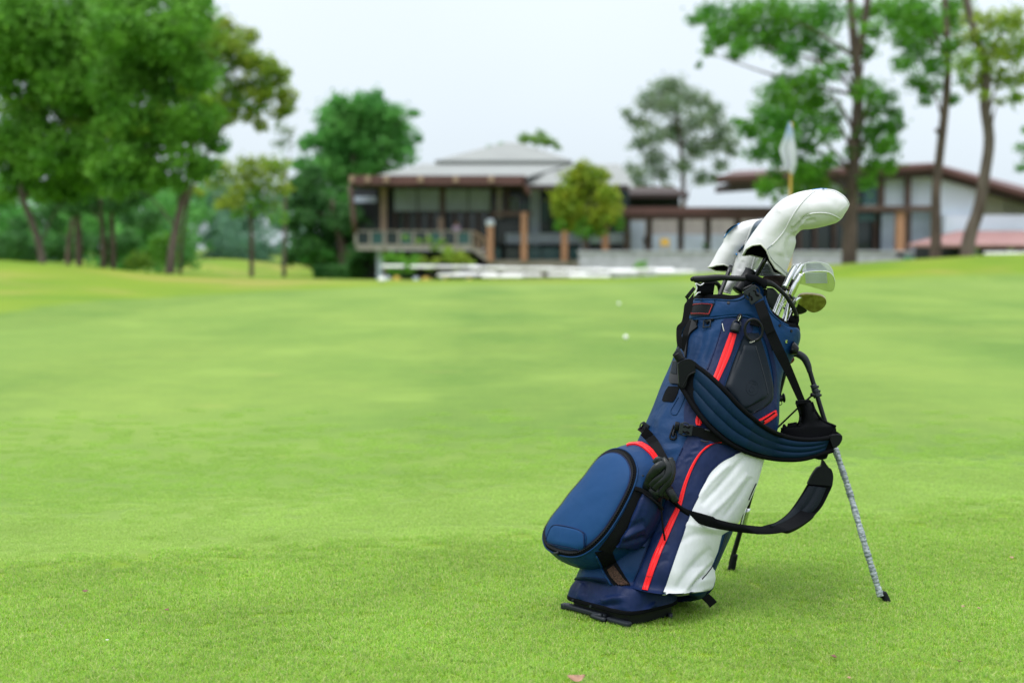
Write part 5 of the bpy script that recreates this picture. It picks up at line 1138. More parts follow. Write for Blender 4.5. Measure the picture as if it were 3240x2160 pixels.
# mesh side pocket holding the glove
mp_ = decal('side_mesh_pocket', zz(PK, (1290,710),(1220,880),(1130,1080),(1010,1310),(970,1350)), zz(PK, (1510,890),(1490,980),(1440,1100),(1370,1280),(1330,1380)), BPB, M['navy'], pocket, .012, nu=26, nv=60, thick=.016, prof=lambda u, v: .010*math.sin(math.pi*u)**.7*(1-v)**.5)
crease(mp_, [(zz(PK, (1010,1290),(1150,1220),(1340,1130)), 7, .005), (zz(PK, (1060,1330),(1200,1290),(1360,1240)), 7, -.005), (zz(PK, (1080,1160),(1200,1110),(1330,1040)), 8, -.004), (zz(PK, (1300,760),(1260,900),(1180,1060)), 9, .004)])
decal('pocket_binding', zz(PK, (1205,625),(1300,655),(1420,740),(1500,830),(1530,900)), zz(PK, (1195,665),(1290,700),(1400,780),(1480,850),(1510,900)), bvh(pocket, body, mp_), M['black'], pocket, .010, nu=5, nv=30, thick=.016)
decal('mesh_gusset', zz(PK, (1200,665),(1150,780),(1070,940),(970,1110),(860,1270),(760,1400)), zz(PK, (1288,705),(1215,880),(1130,1080),(1000,1320),(960,1380),(920,1440)), BPB, M['black'], pocket, .004, nu=8, nv=40, thick=.006)
decal('mesh_gusset', zz(EE, (480,20),(560,150),(620,290),(720,430),(850,570)), zz(EE, (690,0),(740,130),(830,280),(910,420),(905,480)), BPB, M['blackfab'], pocket, .004, nu=8, nv=30, thick=.006)
decal('mesh_window', zz(EE, (640,250),(700,350),(790,450)), zz(EE, (720,195),(800,300),(900,440)), BPB, M['meshbrown'], pocket, .0065, nu=8, nv=16, thick=.004)
line('pocket_piping', zz(EE, (500,60),(545,160),(600,290),(700,430),(800,530),(860,572)), BPB, .002, M['blue'], pocket, .005, 40)
BX = bvh(pocket, body)
# gusset webbing and small buckle above the ball pocket
band('webbing', zz(MM, (440,505),(560,650),(650,780),(730,900),(760,1000)), zz(MM, (635,390),(760,560),(870,760),(950,920),(960,1000)), lambda u, v: hit(BX, *MM(660+100*v, 600+300*v))[0].y-.008, M['black'], bag, .002, nv=24)
band('webbing', zz(MM, (335,400),(440,505)), zz(MM, (460,210),(635,385)), lambda u, v: hit(BX, *MM(500, 450))[0].y-.012, M['black'], bag, .004, nv=8, smooth=False)
# ---- side release buckles
def buckle(c, ax, wd, ln, B, lift=.012, name='side_release_buckle'):
    """c = centre pixel, ax = unit pixel direction along the strap, wd/ln in pixels"""
    l, nn = hit(B, *c); y = l.y-lift; nx = (-ax[1], ax[0])
    q = lambda a_, b_, dy=0: P(c[0]+ax[0]*a_+nx[0]*b_, c[1]+ax[1]*a_+nx[1]*b_, y-dy)
    root = None
    bm = bmesh.new()
    def plate(pts, d0, d1):
        f_ = [bm.verts.new(q(a_, b_, d0)) for a_, b_ in pts]; g_ = [bm.verts.new(q(a_, b_, d1)) for a_, b_ in pts]
        bm.faces.new(f_); bm.faces.new(g_[::-1]); n_ = len(pts)
        for i in range(n_): bm.faces.new((f_[i], g_[i], g_[(i+1) % n_], f_[(i+1) % n_]))
    h, w_ = ln/2, wd/2
    plate([(-h, -w_), (-h*.55, -w_*.98), (-h*.3, -w_*.74), (h*.1, -w_*.72), (h*.5, -w_), (h, -w_), (h, w_), (h*.5, w_), (h*.1, w_*.72), (-h*.3, w_*.74), (-h*.55, w_*.98), (-h, w_)], 0, .009)
    o = bmobj(name, bm, M['plastic'], bag); bevel(o, .0015)
    for sg in (-1, 1):
        sweep('buckle_slot', [q(-h*.45, sg*w_*.30, .0092), q(-h*.15, sg*w_*.55, .0092), q(h*.15, sg*w_*.38, .0092), q(h*.55, sg*w_*.62, .0092)], [.0012, .0022, .0012, .003, .0018], M['lining'], o, n=14, sides=8)
        sweep('buckle_arm', [q(-h*.75, sg*w_*.95, .004), q(-h*.3, sg*w_*1.12, .004), q(h*.1, sg*w_*1.02, .004), q(h*.35, sg*w_*.80, .004)], .0017, M['plastic'], o, n=14, sides=8)
    return o
B1b = bvh(body, collar, pocket)
n2 = lambda a_, b_: ((b_[0]-a_[0])/math.dist(a_, b_), (b_[1]-a_[1])/math.dist(a_, b_))
buckle(HI(1165, 795), n2(HI(1080, 660), HI(1235, 905)), 44, 50, B1b, .018)
barsec('buckle_bar', zz(HI, (990,690),(1150,615)), zz(HI, (1010,745),(1175,665)), hit(B1b, *HI(1080, 690))[0].y-.02, M['plasticb'], .014, n=6)
buckle(MM(1360, 270), n2(MM(1200, 235), MM(1510, 290)), 36, 44, B1b, .014)
barsec('buckle_bar', zz(MM, (1120,90),(1220,110)), zz(MM, (1090,300),(1200,310)), hit(B1b, *MM(1150, 200))[0].y-.012, M['plasticb'], .014, n=6)
buckle(MM(400, 230), n2(MM(470, 130), MM(330, 320)), 24, 34, B1b, .012)
line('hook_loop', zz(MM, (1090,180),(1040,320),(1000,440),(1030,490),(1110,490),(1140,440),(1110,330)), BC, .0022, M['rubber'], bag, .0025, 30)
line('hook_loop', zz(MM, (1110,290),(1080,360),(1070,430)), BC, .003, M['plasticb'], bag, .004, 10)
yb = hit(B1b, *MM(1600, 330))[0].y
band('webbing', zz(MM, (1520,190),(1700,230),(1880,290),(2080,400),(2300,480)), zz(MM, (1490,400),(1650,440),(1840,530),(2080,590),(2300,620)), [yb-.018, yb-.016, yb-.02], M['black'], bag, .003, nv=24)
sweep('slider', [P(*MM(1780, 270), yb-.024), P(*MM(1900, 305), yb-.024)], .002, M['plastic'], bag, n=4, sides=6)
sweep('slider', [P(*MM(1690, 515), yb-.022), P(*MM(1770, 545), yb-.024), P(*MM(1865, 548), yb-.024)], .002, M['plastic'], bag, n=8, sides=6)
# ---- long webbing from the cuff buckle down to the back pad
yt = hit(B1b, *HI(1250, 1000))[0].y
band('webbing', zz(HI, (1190,960),(1270,1180),(1385,1460))+zz(ZB, (1310,180),(1400,350),(1500,565)), zz(HI, (1340,880),(1430,1110),(1535,1390))+zz(ZB, (1400,170),(1480,360),(1560,560)), [yt-.018, yt-.030, yt-.030, yt-.02, 3.612], M['black'], bag, .003, nv=50)
band('webbing', zz(HI, (1190,950),(1260,1160),(1385,1455)), zz(HI, (1330,880),(1420,1100),(1530,1385)), [yt-.022, yt-.034, yt-.035], M['black'], bag, .003, nv=24)
YS_END = 3.625
# ---- back pad
YPD = 3.645
pad = band('back_pad', zz(RL, (545,850),(580,900),(600,1010),(570,1110),(420,1145),(355,1170),(350,1330)), zz(RL, (730,810),(770,920),(850,1040),(940,1095),(1025,1130),(1045,1200),(1050,1330)), lambda u, v: YPD-.03*math.sin(math.pi*u)-.01*v, M['blackfab'], bag, .010, nu=12, nv=34)
band('pad_tab', zz(RL, (550,815),(545,860)), zz(RL, (715,800),(740,830)), YPD-.035 and (lambda u, v: YPD-.035), M['blackfab'], pad, .012, nv=6, smooth=False)
line('pad_binding', zz(RL, (735,830),(770,920),(850,1040),(940,1095),(1030,1130)), bvh(pad), .0035, M['blackfab'], pad, .001, 40)
line('pad_binding', zz(RL, (560,860),(585,930),(600,1020),(560,1110),(420,1145),(360,1165)), bvh(pad), .0035, M['blackfab'], pad, .001, 40)
# ---- main padded shoulder strap
up_px = zz(ZB, (600,235),(720,310),(830,400),(930,500),(1020,600),(1130,700),(1250,790),(1400,858),(1550,884),(1700,880),(1850,850))
lo_px = zz(ZB, (515,440),(570,530),(640,650),(740,780),(850,880),(960,955),(1100,1015),(1250,1052),(1400,1066),(1560,1055),(1790,985))
y0 = hit(B1b, *ZB(600, 350))[0].y
_ra, _rb = resample(up_px, 13), resample(lo_px, 13); YS = []
for i_ in range(13):
    ys_ = []
    for u_ in (.0, .25, .5, .75, 1.):
        q_ = _ra[i_]*(1-u_)+_rb[i_]*u_; d_ = ray(*q_).normalized(); l_ = B1b.ray_cast(EYE, d_)[0]
        if l_ is not None: ys_.append(l_.y)
    YS.append((min(ys_) if ys_ else 9)-.020)
YS = [min(y_, y0-.03+.055*(i_/12)**1.5) for i_, y_ in enumerate(YS)]
print('t_top YS', [round(y_, 3) for y_ in YS], y0)
strap = band('shoulder_strap', up_px, lo_px, YS, M['blackfab'], bag, .008, nu=10, nv=90)
def between(t, a_=up_px, b_=lo_px, n=60):
    A_, B_ = resample(a_, n), resample(b_, n); return [tuple(p*(1-t)+q*t) for p, q in zip(A_, B_)]
def seg(l, i0, i1): n = len(l); return l[int(i0*n):int(i1*n)]
ysf = lambda v: float(np.interp(v, np.linspace(0, 1, len(YS)), YS))
def ribs(u, v):
    e_ = min(1, v*18, (1-v)*14)
    return e_**.5*(.004+.0042*abs(math.sin(3*math.pi*u))**.6)
band('strap_padding', seg(between(.10), .06, .96), seg(between(.86), .10, .95), lambda u, v: ysf(.06+.9*v)-.003, M['strapblue'], strap, .006, nu=28, nv=110, prof=ribs)
sweep('strap_binding', [P(*q, ysf(i/59)-.004) for i, q in enumerate(between(.035))], .0062, M['blackfab'], strap, n=80, sides=8)
sweep('strap_binding', [P(*q, ysf(i/59)-.004) for i, q in enumerate(between(.94))], .0062, M['blackfab'], strap, n=80, sides=8)
tb = band('strap_tip', zz(ZB, (510,262),(545,236),(600,225),(650,245),(708,300),(706,330)), zz(ZB, (520,440),(548,466),(575,445),(592,385),(625,350),(700,338)), lambda u, v: y0-.052-.0*u, M['rubber'], strap, .012, nu=10, nv=24)
line('tip_stitching', zz(ZB, (545,455),(575,400),(600,355),(650,330),(700,325)), bvh(tb), .0012, M['plasticb'], strap, .001, 30)
band('strap_tip', zz(RL, (975,1250),(1030,1235),(1110,1240),(1118,1290)), zz(RL, (970,1300),(1010,1390),(1070,1370),(1100,1330)), lambda u, v: ysf(.98)-.016, M['rubber'], strap, .02, nu=8, nv=14)
band('strap_end', zz(RL, (1030,1180),(1090,1220),(1115,1250)), zz(RL, (1000,1250),(1060,1290),(1100,1320)), lambda u, v: ysf(1)+.0, M['blackfab'], strap, .02, nv=8)
band('strap_end', zz(RL, (760,1500),(780,1530),(850,1545),(905,1535)), zz(RL, (900,1400),(940,1420),(945,1470),(925,1525)), lambda u, v: ysf(.9)+.004, M['blackfab'], strap, .02, nv=10)
# ---- second shoulder strap hanging low
ye = ysf(.95)+.01; yg = hit(B1b, *ZC(1050, 480))[0].y
a_up = zz(ZC, (1020,345),(1060,440),(1130,500),(1260,545),(1400,590),(1530,618),(1700,637))+zz(SS, (180,1380),(360,1330),(520,1220),(640,1080),(760,900),(860,730))
a_lo = zz(ZC, (985,430),(1030,460),(1090,520),(1180,590),(1300,640),(1450,670),(1600,690))+zz(SS, (130,1512),(380,1495),(620,1440),(850,1310),(1060,1120),(1200,860),(1245,760))
YL = [yg-.02, yg-.03, yg-.07, yg-.075, yg-.03, ye-.02, ye]
s2 = band('lower_strap', a_up, a_lo, YL, M['blackfab'], bag, .010, nu=8, nv=80, prof=lambda u, v: .004*math.sin(math.pi*u))
band('strap_mesh', zz(SS, (300,1370),(360,1350),(520,1245),(650,1100),(770,930),(880,765)), zz(SS, (290,1445),(380,1435),(620,1370),(850,1230),(1020,1080),(1150,800)), lambda u, v: float(np.interp(.66+.32*v, np.linspace(0, 1, 7), YL))-.006, M['mesh'], s2, .006, nu=22, nv=60, prof=lambda u, v: .002+.0035*abs(math.sin(2*math.pi*u))**.7)
band('strap_tip', zz(SS, (862,738),(930,600),(1010,490),(1070,462),(1090,375)), zz(SS, (1242,768),(1258,620),(1228,510),(1188,480),(1112,372)), lambda u, v: ye-.012, M['rubber'], s2, .014, nv=24)
# twist of the strap near the glove
sweep('strap_twist', [P(*ZC(960, 300), yg-.03), P(*ZC(1000, 350), yg-.045), P(*ZC(1030, 400), yg-.05), P(*ZC(1070, 450), yg-.05)], [.010, .014, .013, .008], M['rubber'], s2, n=20, sides=10, flat=.5)
# ---- side pocket (navy, red zip, white)
Lp = [(2175, 1378)]+zz(ZC, (1115,20),(1060,160),(990,340),(930,540),(870,730),(790,950),(700,1143))
Rp = [(2440, 1400)]+zz(ZC, (1730,112),(1672,310),(1600,470),(1530,600),(1432,700),(1385,830),(1338,935),(1352,1040),(1335,1100),(1300,1150))
warpb = lambda u, v: (0, 24*math.sin(math.pi*min(1, u*1.05))**.8*v**6)
def sidepocket():
    nv, nu = 120, 48; a = resample(Lp, nv, False); b = resample(Rp, nv, False); V = []; F = []
    for i in range(nv):
        v = i/(nv-1); yl = hit(BBs_, *a[i])[0].y; yc_ = Yc((a[i][1]+b[i][1])/2)-.02
        for j in range(nu):
            u = j/(nu-1); q = a[i]*(1-u)+b[i]*u
            q = q+np.array(warpb(u, v))
            bulge = .03*v*math.sin(math.pi*u)**.8+.012*math.sin(math.pi*u)**.6
            # the front half of an ellipse from the seam round to the silhouette
            yy = yl+(yc_-yl)*(1-math.sqrt(max(0, 1-u**2.6)))-bulge-.004
            V.append(P(q[0], q[1], yy))
        for j in range(nu-1, -1, -1):
            u = j/(nu-1); q = a[i]*(1-u)+b[i]*u
            q = q+np.array(warpb(u, v))
            V.append(P(q[0]*.97+(a[i][0]+b[i][0])/2*.03, q[1], yc_+.004+.085*math.sin(math.pi*(.5+u/2))*(.4+.6*v) if u > 0 else yl+.02))
    m_ = 2*nu
    for i in range(nv-1):
        for j in range(m_): F.append((i*m_+j, i*m_+(j+1) % m_, (i+1)*m_+(j+1) % m_, (i+1)*m_+j))
    F.append(tuple(range(m_))); F.append(tuple((nv-1)*m_+k for k in range(m_)))
    o = mesh('side_pocket', V, F, M['navy'], bag)
    bm = bmesh.new(); bm.from_mesh(o.data); bmesh.ops.recalc_face_normals(bm, faces=bm.faces)
    for ed in bm.edges:
        if len(ed.link_faces) == 2 and ed.calc_face_angle(0) > .9: ed.smooth = False
    bm.to_mesh(o.data); bm.free(); return o
BBs_ = bvh(body)
sp = sidepocket()
crease(sp, [(zz(MM, (1120+70*k, 1130+60*(k%2)-150*k//2), (1300+60*k, 1010-75*k), (1480+50*k, 930-70*k)), 5, .0022*(-1)**k) for k in range(5)]+[(zz(ZC, (900,640+60*k), (960,600+60*k), (1000,590+60*k)), 5, .002*(-1)**k) for k in range(6)])
BS = bvh(sp)
_row = [sp.data.vertices[119*96+j].co.copy()+Vector((0, -.0015, -.001)) for j in range(0, 48, 3)]
sweep('hem_piping', _row, .0034, M['navy'], sp, n=60, sides=8)
wl = [(2366, 1420)]+zz(ZC, (1500,95),(1400,150),(1310,240),(1245,380),(1180,510),(1110,700),(1040,900),(985,1060),(950,1152))
wr = [(2410, 1424)]+zz(ZC, (1725,112),(1668,310),(1598,470),(1528,598),(1430,696),(1383,830),(1338,935),(1348,1040),(1330,1098),(1296,1130))
# folds of the white cloth are modelled in its profile
white = decal('white_panel', wl, wr, BS, M['white'], sp, .0045, nu=48, nv=120, thick=.008, smooth=False, warp=lambda u, v: (0, 13*math.sin(math.pi*(.35+.65*u))*v**8))
WF = [(zz(ZC, (1250,480),(1420,300),(1580,110)), 9, -.0045), (zz(ZC, (1310,560),(1470,400),(1610,230)), 9, .004), (zz(ZC, (1230,420),(1340,280),(1480,150)), 9, .004), (zz(ZC, (1420,580),(1530,430),(1640,260)), 8, -.004),
    (zz(ZC, (1060,1120),(1170,960),(1330,800)), 10, -.004), (zz(ZC, (1110,1150),(1220,1000),(1340,880)), 8, .0045), (zz(ZC, (1175,1160),(1200,1080),(1290,1000)), 6, -.005), (zz(ZC, (1120,620),(1250,640),(1380,670)), 9, .003), (zz(ZC, (1090,760),(1200,700),(1340,700)), 12, -.0025)]
crease(white, WF)
line('panel_piping', wl[1:], BS, .0014, M['navy'], sp, .004, 60)
zipp2 = decal('zip_cover', [(2290, 1397)]+zz(MM, (1880,620),(1720,740),(1600,880),(1480,1080),(1380,1300),(1280,1568))+zz(ZC, (1065,480),(1010,590),(940,740),(880,880),(835,1015),(797,1138)), [(2292, 1401)]+zz(MM, (2000,590),(1800,720),(1680,850),(1560,1050),(1450,1300),(1360,1568))+zz(ZC, (1100,480),(1055,590),(990,740),(930,880),(880,1018),(838,1143)), BS, M['red'], sp, .0035, nu=9, nv=90, thick=.006, prof=lambda u, v: .0012*math.sin(math.pi*u)-.0014*math.exp(-((u-.5)/.08)**2))
line('zip_stop', zz(ZC, (835,1016),(880,1020)), bvh(zipp2), .0008, M['redline'], sp, .001, 5)
line('pocket_piping', zz(ZC, (700,1140),(800,1160),(930,1185),(1050,1200),(1170,1198),(1270,1170),(1330,1115),(1352,1050),(1345,980)), BS, .0032, M['navy'], sp, .001, 70)
line('zip_slit', zz(ZC, (1345,930),(1300,990),(1258,1040)), bvh(white), .0013, M['blackfab'], white, .0008, 20)
line('seam_stitching', zz(ZC, (1110,40),(1050,180),(985,360),(925,560),(850,770),(770,970),(705,1120)), bvh(sp, body), .0011, M['navy'], bag, .002, 60)
line('side_tab', zz(ZC, (1668,310),(1640,370),(1612,436)), bvh(sp, white), .0016, M['black'], bag, .001, 10)
band('tag_loop', zz(EE, (1800,600),(1860,650),(1905,712)), zz(EE, (1895,540),(1950,590),(1995,640)), lambda u, v: Yc(1880)-.06, M['black'], bag, .002, nv=8)
decal('rear_pocket', zz(ZC, (1432,695),(1400,800),(1350,920)), zz(ZC, (1462,690),(1420,810),(1345,970)), bvh(sp, body), M['navy'], bag, .001, nu=4, nv=12)
# drawcord of the side pocket
dc = [P(*ZC(960, 400), yg-.05), P(*ZC(945, 480), yg-.055), P(*ZC(960, 650), yg-.06), P(*ZC(980, 780), yg-.055), P(*ZC(985, 850), yg-.05)]
sweep('drawcord', dc, .0022, M['black'], bag, n=30, sides=8)
sweep('cord_knot', [P(*ZC(984, 838), yg-.05), P(*ZC(984, 862), yg-.05), P(*ZC(982, 882), yg-.05)], [.003, .0068, .004], M['rubber'], bag, n=12, sides=10)
# ---- stand: hinge, legs, cords
hb = barsec('leg_hinge', zz(RL, (515,75),(575,140),(580,180)), zz(RL, (465,210),(480,240),(550,240)), 3.655, M['plasticb'], .05, n=8)
sweep('hinge_pin', [P(*RL(503, 185), 3.624), P(*RL(503, 185), 3.64)], .005, M['rubber'], bag, n=3, sides=12)
sweep('hinge_pocket', [P(*RL(460, 250), 3.72), P(*RL(470, 300), 3.72), P(*RL(455, 350), 3.72)], [.006, .012, .005], mat('dark_red_fabric', (.12, .004, .008), .6), bag, n=10)
f1 = G(2800, 1903); t1 = P(*RL(620, 240), 3.71)
leg = sweep('leg', [P(*RL(490, 240), 3.72), P(*RL(560, 232), 3.715), P(*RL(640, 280), 3.712), P(*RL(690, 370), 3.71), P(*RL(715, 460), 3.708)], [.007, .0098, .0098, .0088, .0066], M['plastic'], bag, n=40, sides=14)
k1 = P(*RL(700, 400), 3.709); q1 = P(*RL(905, 1080), 3.688)
dirl = (f1-k1); 
wr_pts = [P(*LG(565, 105), 3.673), P(*LG(690, 480), 3.645), P(*LG(830, 960), 3.60), P(*LG(970, 1415), 3.578)]
sweep('leg_tube', [k1, q1]+wr_pts, .0062, M['plasticb'], leg, n=60, sides=14, smooth=True)
wr_pts = [P(*LG(565, 105), 3.673), P(*LG(690, 480), 3.645), P(*LG(830, 960), 3.60), P(*LG(970, 1415), 3.578)]
wc = resample(wr_pts, 150, True); rr = [.0076+.0006*math.sin(i*1.7)+.0012*random.random()+.0007*math.sin(i*.31) for i in range(150)]
pm = bpy.data.materials.new('wrapping_film'); pm.use_nodes = True; t_ = pm.node_tree; b_ = t_.nodes['Principled BSDF']
b_.inputs['Roughness'].default_value = .22; b_.inputs['Specular IOR Level'].default_value = .7
tcn = t_.nodes.new('ShaderNodeTexCoord'); nn_ = t_.nodes.new('ShaderNodeTexNoise'); nn_.inputs['Scale'].default_value = 95; nn_.inputs['Detail'].default_value = 3; nn_.inputs['Distortion'].default_value = 1.5
mpn = t_.nodes.new('ShaderNodeMapping'); mpn.inputs['Scale'].default_value = (.6, .6, 1.5); t_.links.new(tcn.outputs['Object'], mpn.inputs[0]); t_.links.new(mpn.outputs[0], nn_.inputs['Vector'])
crn = t_.nodes.new('ShaderNodeValToRGB'); crn.color_ramp.elements[0].position = .36; crn.color_ramp.elements[0].color = (.09, .115, .125, 1); crn.color_ramp.elements[1].position = .68; crn.color_ramp.elements[1].color = (.40, .45, .48, 1)
t_.links.new(nn_.outputs[0], crn.inputs[0]); t_.links.new(crn.outputs[0], b_.inputs['Base Color'])
bu = t_.nodes.new('ShaderNodeBump'); bu.inputs['Strength'].default_value = .5; bu.inputs['Distance'].default_value = .002; t_.links.new(nn_.outputs[0], bu.inputs['Height']); t_.links.new(bu.outputs[0], b_.inputs['Normal'])
sweep('plastic_wrap', wc, rr, pm, leg, n=150, sides=14, rs=False)
sweep('leg_foot', [P(*LG(965, 1408), 3.578), f1+Vector((-.003, 0, .02)), f1+Vector((.006, -.002, -.004))], [.0085, .0090, .0108], M['rubber'], leg, n=10, sides=16)
for (xx, yy, r_) in ((765, 640, .0078), (785, 695, .0085), (800, 745, .0095)):
    c_ = P(*RL(xx, yy), 3.70); sweep('leg_collar', [c_-dirl.normalized()*-.006, c_-dirl.normalized()*.006], [r_, r_+.001], M['plastic'], leg, n=4, sides=14)
    sweep('collar_lug', [c_, c_+Vector((.0125, -.002, .001))], .003, M['plastic'], leg, n=4, sides=8)
sweep('collar_lug', [P(*RL(800, 745), 3.70), P(*RL(735, 738), 3.69)], [.0055, .0055], M['plasticb'], leg, n=4, sides=10)
sweep('tension_cord', [P(*RL(755, 735), 3.69), P(*RL(570, 900), 3.70), P(*RL(268, 1190), 3.66)], .0024, M['black'], bag, n=20, sides=8)
f2 = G(2312, 1805); h2 = P(2495, 1130, 3.86)
l2 = sweep('leg', [h2, h2*.5+f2*.5, f2+Vector((0, 0, .02))], .007, M['plasticb'], bag, n=30, sides=14)
m2 = f2*.86+h2*.14
sweep('leg_sleeve', [f2*.80+h2*.20, f2*.70+h2*.30], .008, M['satin'], l2, n=6, sides=14)
sweep('leg_foot', [f2+(h2-f2).normalized()*.05, f2+(h2-f2).normalized()*.03, f2+Vector((0, 0, -.004))], [.0080, .0098, .0112], M['rubber'], l2, n=10, sides=14)
# toggle and cords at the right of the body
yt2 = 3.66
sweep('toggle', [P(*RL(305, 790), yt2), P(*RL(380, 778), yt2)], .0085, M['plasticb'], bag, n=8, sides=14)
sweep('toggle', [P(*RL(380, 778), yt2), P(*RL(405, 775), yt2)], [.0105, .0125, .0125, .010], M['plasticb'], bag, n=8, sides=14)
sweep('toggle_cord', [P(*RL(322, 330), yt2), P(*RL(305, 520), yt2), P(*RL(345, 760), yt2)], .0022, M['black'], bag, n=24, sides=8)
sweep('toggle_cord', [P(*RL(340, 380), yt2+.005), P(*RL(352, 600), yt2), P(*RL(350, 760), yt2)], .0020, M['black'], bag, n=24, sides=8)
sweep('toggle_cord', [P(*RL(335, 820), yt2), P(*RL(330, 850), yt2), P(*RL(350, 868), yt2), P(*RL(368, 845), yt2), P(*RL(362, 815), yt2)], .0011, M['black'], bag, n=20, sides=6)
# ---- glove tucked in the mesh pocket
gl = thing('golf_glove', P(*PK(1480, 700), yg-.05), 'black leather golf glove tucked into the mesh pocket of the bag', 'glove')
gy = yg-.045
def fing(name, pts, rad, dy=0, fl=.75): return sweep(name, [P(*PK(*p), gy+dy_) for p, dy_ in pts], rad, M['glove'], gl, n=26, sides=12, flat=fl, up=(0, 1, 0))
fing('palm', [((1470,600), .01), ((1470,660), 0), ((1460,720), 0), ((1500,800), .01)], [.014, .021, .022, .014], fl=.5)
fing('finger', [((1575,345), -.012), ((1500,385), -.018), ((1420,470), -.016), ((1370,560), -.010), ((1340,650), -.004)], [.010, .0125, .0105, .0085, .009], fl=.55)
fing('finger', [((1590,380), -.006), ((1560,470), -.012), ((1470,540), -.014), ((1400,620), -.010)], [.007, .010, .009, .008], fl=.5)
fing('finger', [((1565,265), .004), ((1590,320), -.004), ((1625,420), -.012), ((1590,520), -.016), ((1500,590), -.014), ((1440,660), -.010)], [.005, .0095, .0095, .0085, .008, .008], fl=.5)
fing('finger', [((1655,262), .006), ((1660,350), 0), ((1655,460), -.008), ((1620,560), -.012), ((1550,660), -.010), ((1510,740), -.006)], [.006, .0098, .0092, .0088, .008, .008], fl=.55)
fing('finger', [((1690,300), .008), ((1690,420), 0), ((1660,540), -.004), ((1600,640), -.004)], [.004, .006, .007, .006], fl=.5)
fing('finger', [((1300,480), .01), ((1290,560), .006), ((1290,650), .006)], [.007, .0095, .010], fl=.6)
fing('finger', [((1460,340), .014), ((1510,300), .012), ((1560,400), .010), ((1500,500), .010)], [.009, .012, .012, .012], fl=.5)
fing('cuff', [((1530,640), -.004), ((1590,700), -.002), ((1640,760), .004)], [.012, .014, .010], fl=.5)
fing('strap_tab', [((1650,660), -.01), ((1670,720), -.012), ((1720,800), -.012)], [.007, .010, .008], fl=.35)
# ================================================================ head covers and clubs
YK = 3.74
def cover(name, label, prs, t0n, t0f, Yf, bf, m, n=10, nph=96, folds=()):
    """sock-like cover: pairs of left/right silhouette pixels from the opening to the tip"""
    root = thing(name, P(*prs[0][0], Yf), label, 'head cover')
    Lc = np.array([p[0] for p in prs], float); Rc = np.array([p[1] for p in prs], float)
    K = len(prs); dens = 8; Ls = resample(Lc, (K-1)*dens+1, True); Rs = resample(Rc, (K-1)*dens+1, True)
    # keep the pairing of the given stations
    def cat(A, t):
        i = int(min(max(math.floor(t), 0), K-2)); x = t-i; p0 = A[i-1] if i > 0 else 2*A[0]-A[1]; p1 = A[i]; p2 = A[i+1]; p3 = A[i+2] if i+2 < K else 2*A[-1]-A[-2]
        return .5*((2*p1)+(-p0+p2)*x+(2*p0-5*p1+4*p2-p3)*x*x+(-p0+3*p1-3*p2+p3)*x**3)
    bcurve = lambda t: float(np.interp(t, np.linspace(0, K-1, len(bf)), bf))
    NT = (K-1)*13; V = []; F = []
    for i in range(NT+1):
        for k in range(nph):
            ph = 2*math.pi*k/nph; uu = (1+math.cos(ph))/2
            near = math.sin(ph) < 0
            t0 = float(np.interp(uu, *zip(*(t0n if near else t0f))))
            t = t0+(K-1-t0)*(i/NT)
            l, r = cat(Lc, t), cat(Rc, t)
            yy = Yf
            pl_, pr_ = P(*l, yy), P(*r, yy); c = (pl_+pr_)/2; U = (pr_-pl_)/2
            wv = ray(*((l+r)/2)).normalized(); b = min(bcurve(t), 1)
            cc, ss = math.cos(ph), math.sin(ph); e_ = 1.95; r_ = (abs(cc)**e_+abs(ss)**e_)**(-1/e_)
            V.append(c+U*cc*r_+wv*b*ss*r_)
    for i in range(NT):
        for k in range(nph): F.append((i*nph+k, (i+1)*nph+k, (i+1)*nph+(k+1) % nph, i*nph+(k+1) % nph))
    F.append(tuple(NT*nph+k for k in range(nph)))
    o = mesh('shell', V, F, m, root, mats=[m, M['lining']]); 
    bm = bmesh.new(); bm.from_mesh(o.data); bmesh.ops.recalc_face_normals(bm, faces=bm.faces); bm.to_mesh(o.data); bm.free()
    if folds: crease(o, folds)
    B = bvh(o)
    rimv = [V[k] for k in range(nph)]
    sweep('rim_seam', rimv, .0022, M['seam'], root, n=120, sides=8, closed=True)
    md = solid(o, .0035, -1, 1)
    return root, o, B
prA = [(HH(610,1070), HH(1245,1375)), (HH(640,930), HH(1332,1110)), (HH(720,800), HH(1400,900)), (HH(850,620), HH(1398,790)), (HH(1000,430), HH(1440,735)), (HH(1180,255), HH(1500,692)),
       (HH(1400,145), HH(1620,682)), (HH(1600,100), HH(1770,655)), (HH(1780,80), HH(1900,622)), (HH(1970,98), HH(2010,585)), (HH(2110,175), HH(2085,525)), (HH(2180,255), HH(2130,455)), (HH(2202,320), HH(2175,390))]
A_root, A_sh, A_B = cover('head_cover', 'largest white leather head cover bent over the driver at the top of the bag', prA,
    [(0, 0), (.05, .7), (.15, 1.25), (.3, 1.5), (.46, 1.1), (.6, .5), (.75, .15), (1, 0)], [(0, 0), (.15, .35), (.5, .5), (.75, -.1), (1, 0)], YK-.03, [.045, .052, .052, .055, .06, .062, .062, .058, .05, .035, .012], M['leather'],
    folds=[(zz(HH, (1620,470),(1530,520),(1450,590),(1380,660),(1340,720)), 5, -.006), (zz(HH, (1560,560),(1490,600),(1420,660),(1370,730)), 5, .005), (zz(HH, (1700,540),(1590,560),(1510,600)), 5, -.004), (zz(HH, (1480,530),(1420,590),(1340,650)), 5, .004),
           (zz(HH, (1390,760),(1300,830),(1270,980),(1290,1150)), 8, -.004), (zz(HH, (1290,740),(1220,900),(1180,1080)), 12, .003), (zz(HH, (830,800),(960,600),(1130,400)), 18, -.003), (zz(HH, (1560,280),(1750,210),(1950,260),(2080,400)), 16, -.003)])
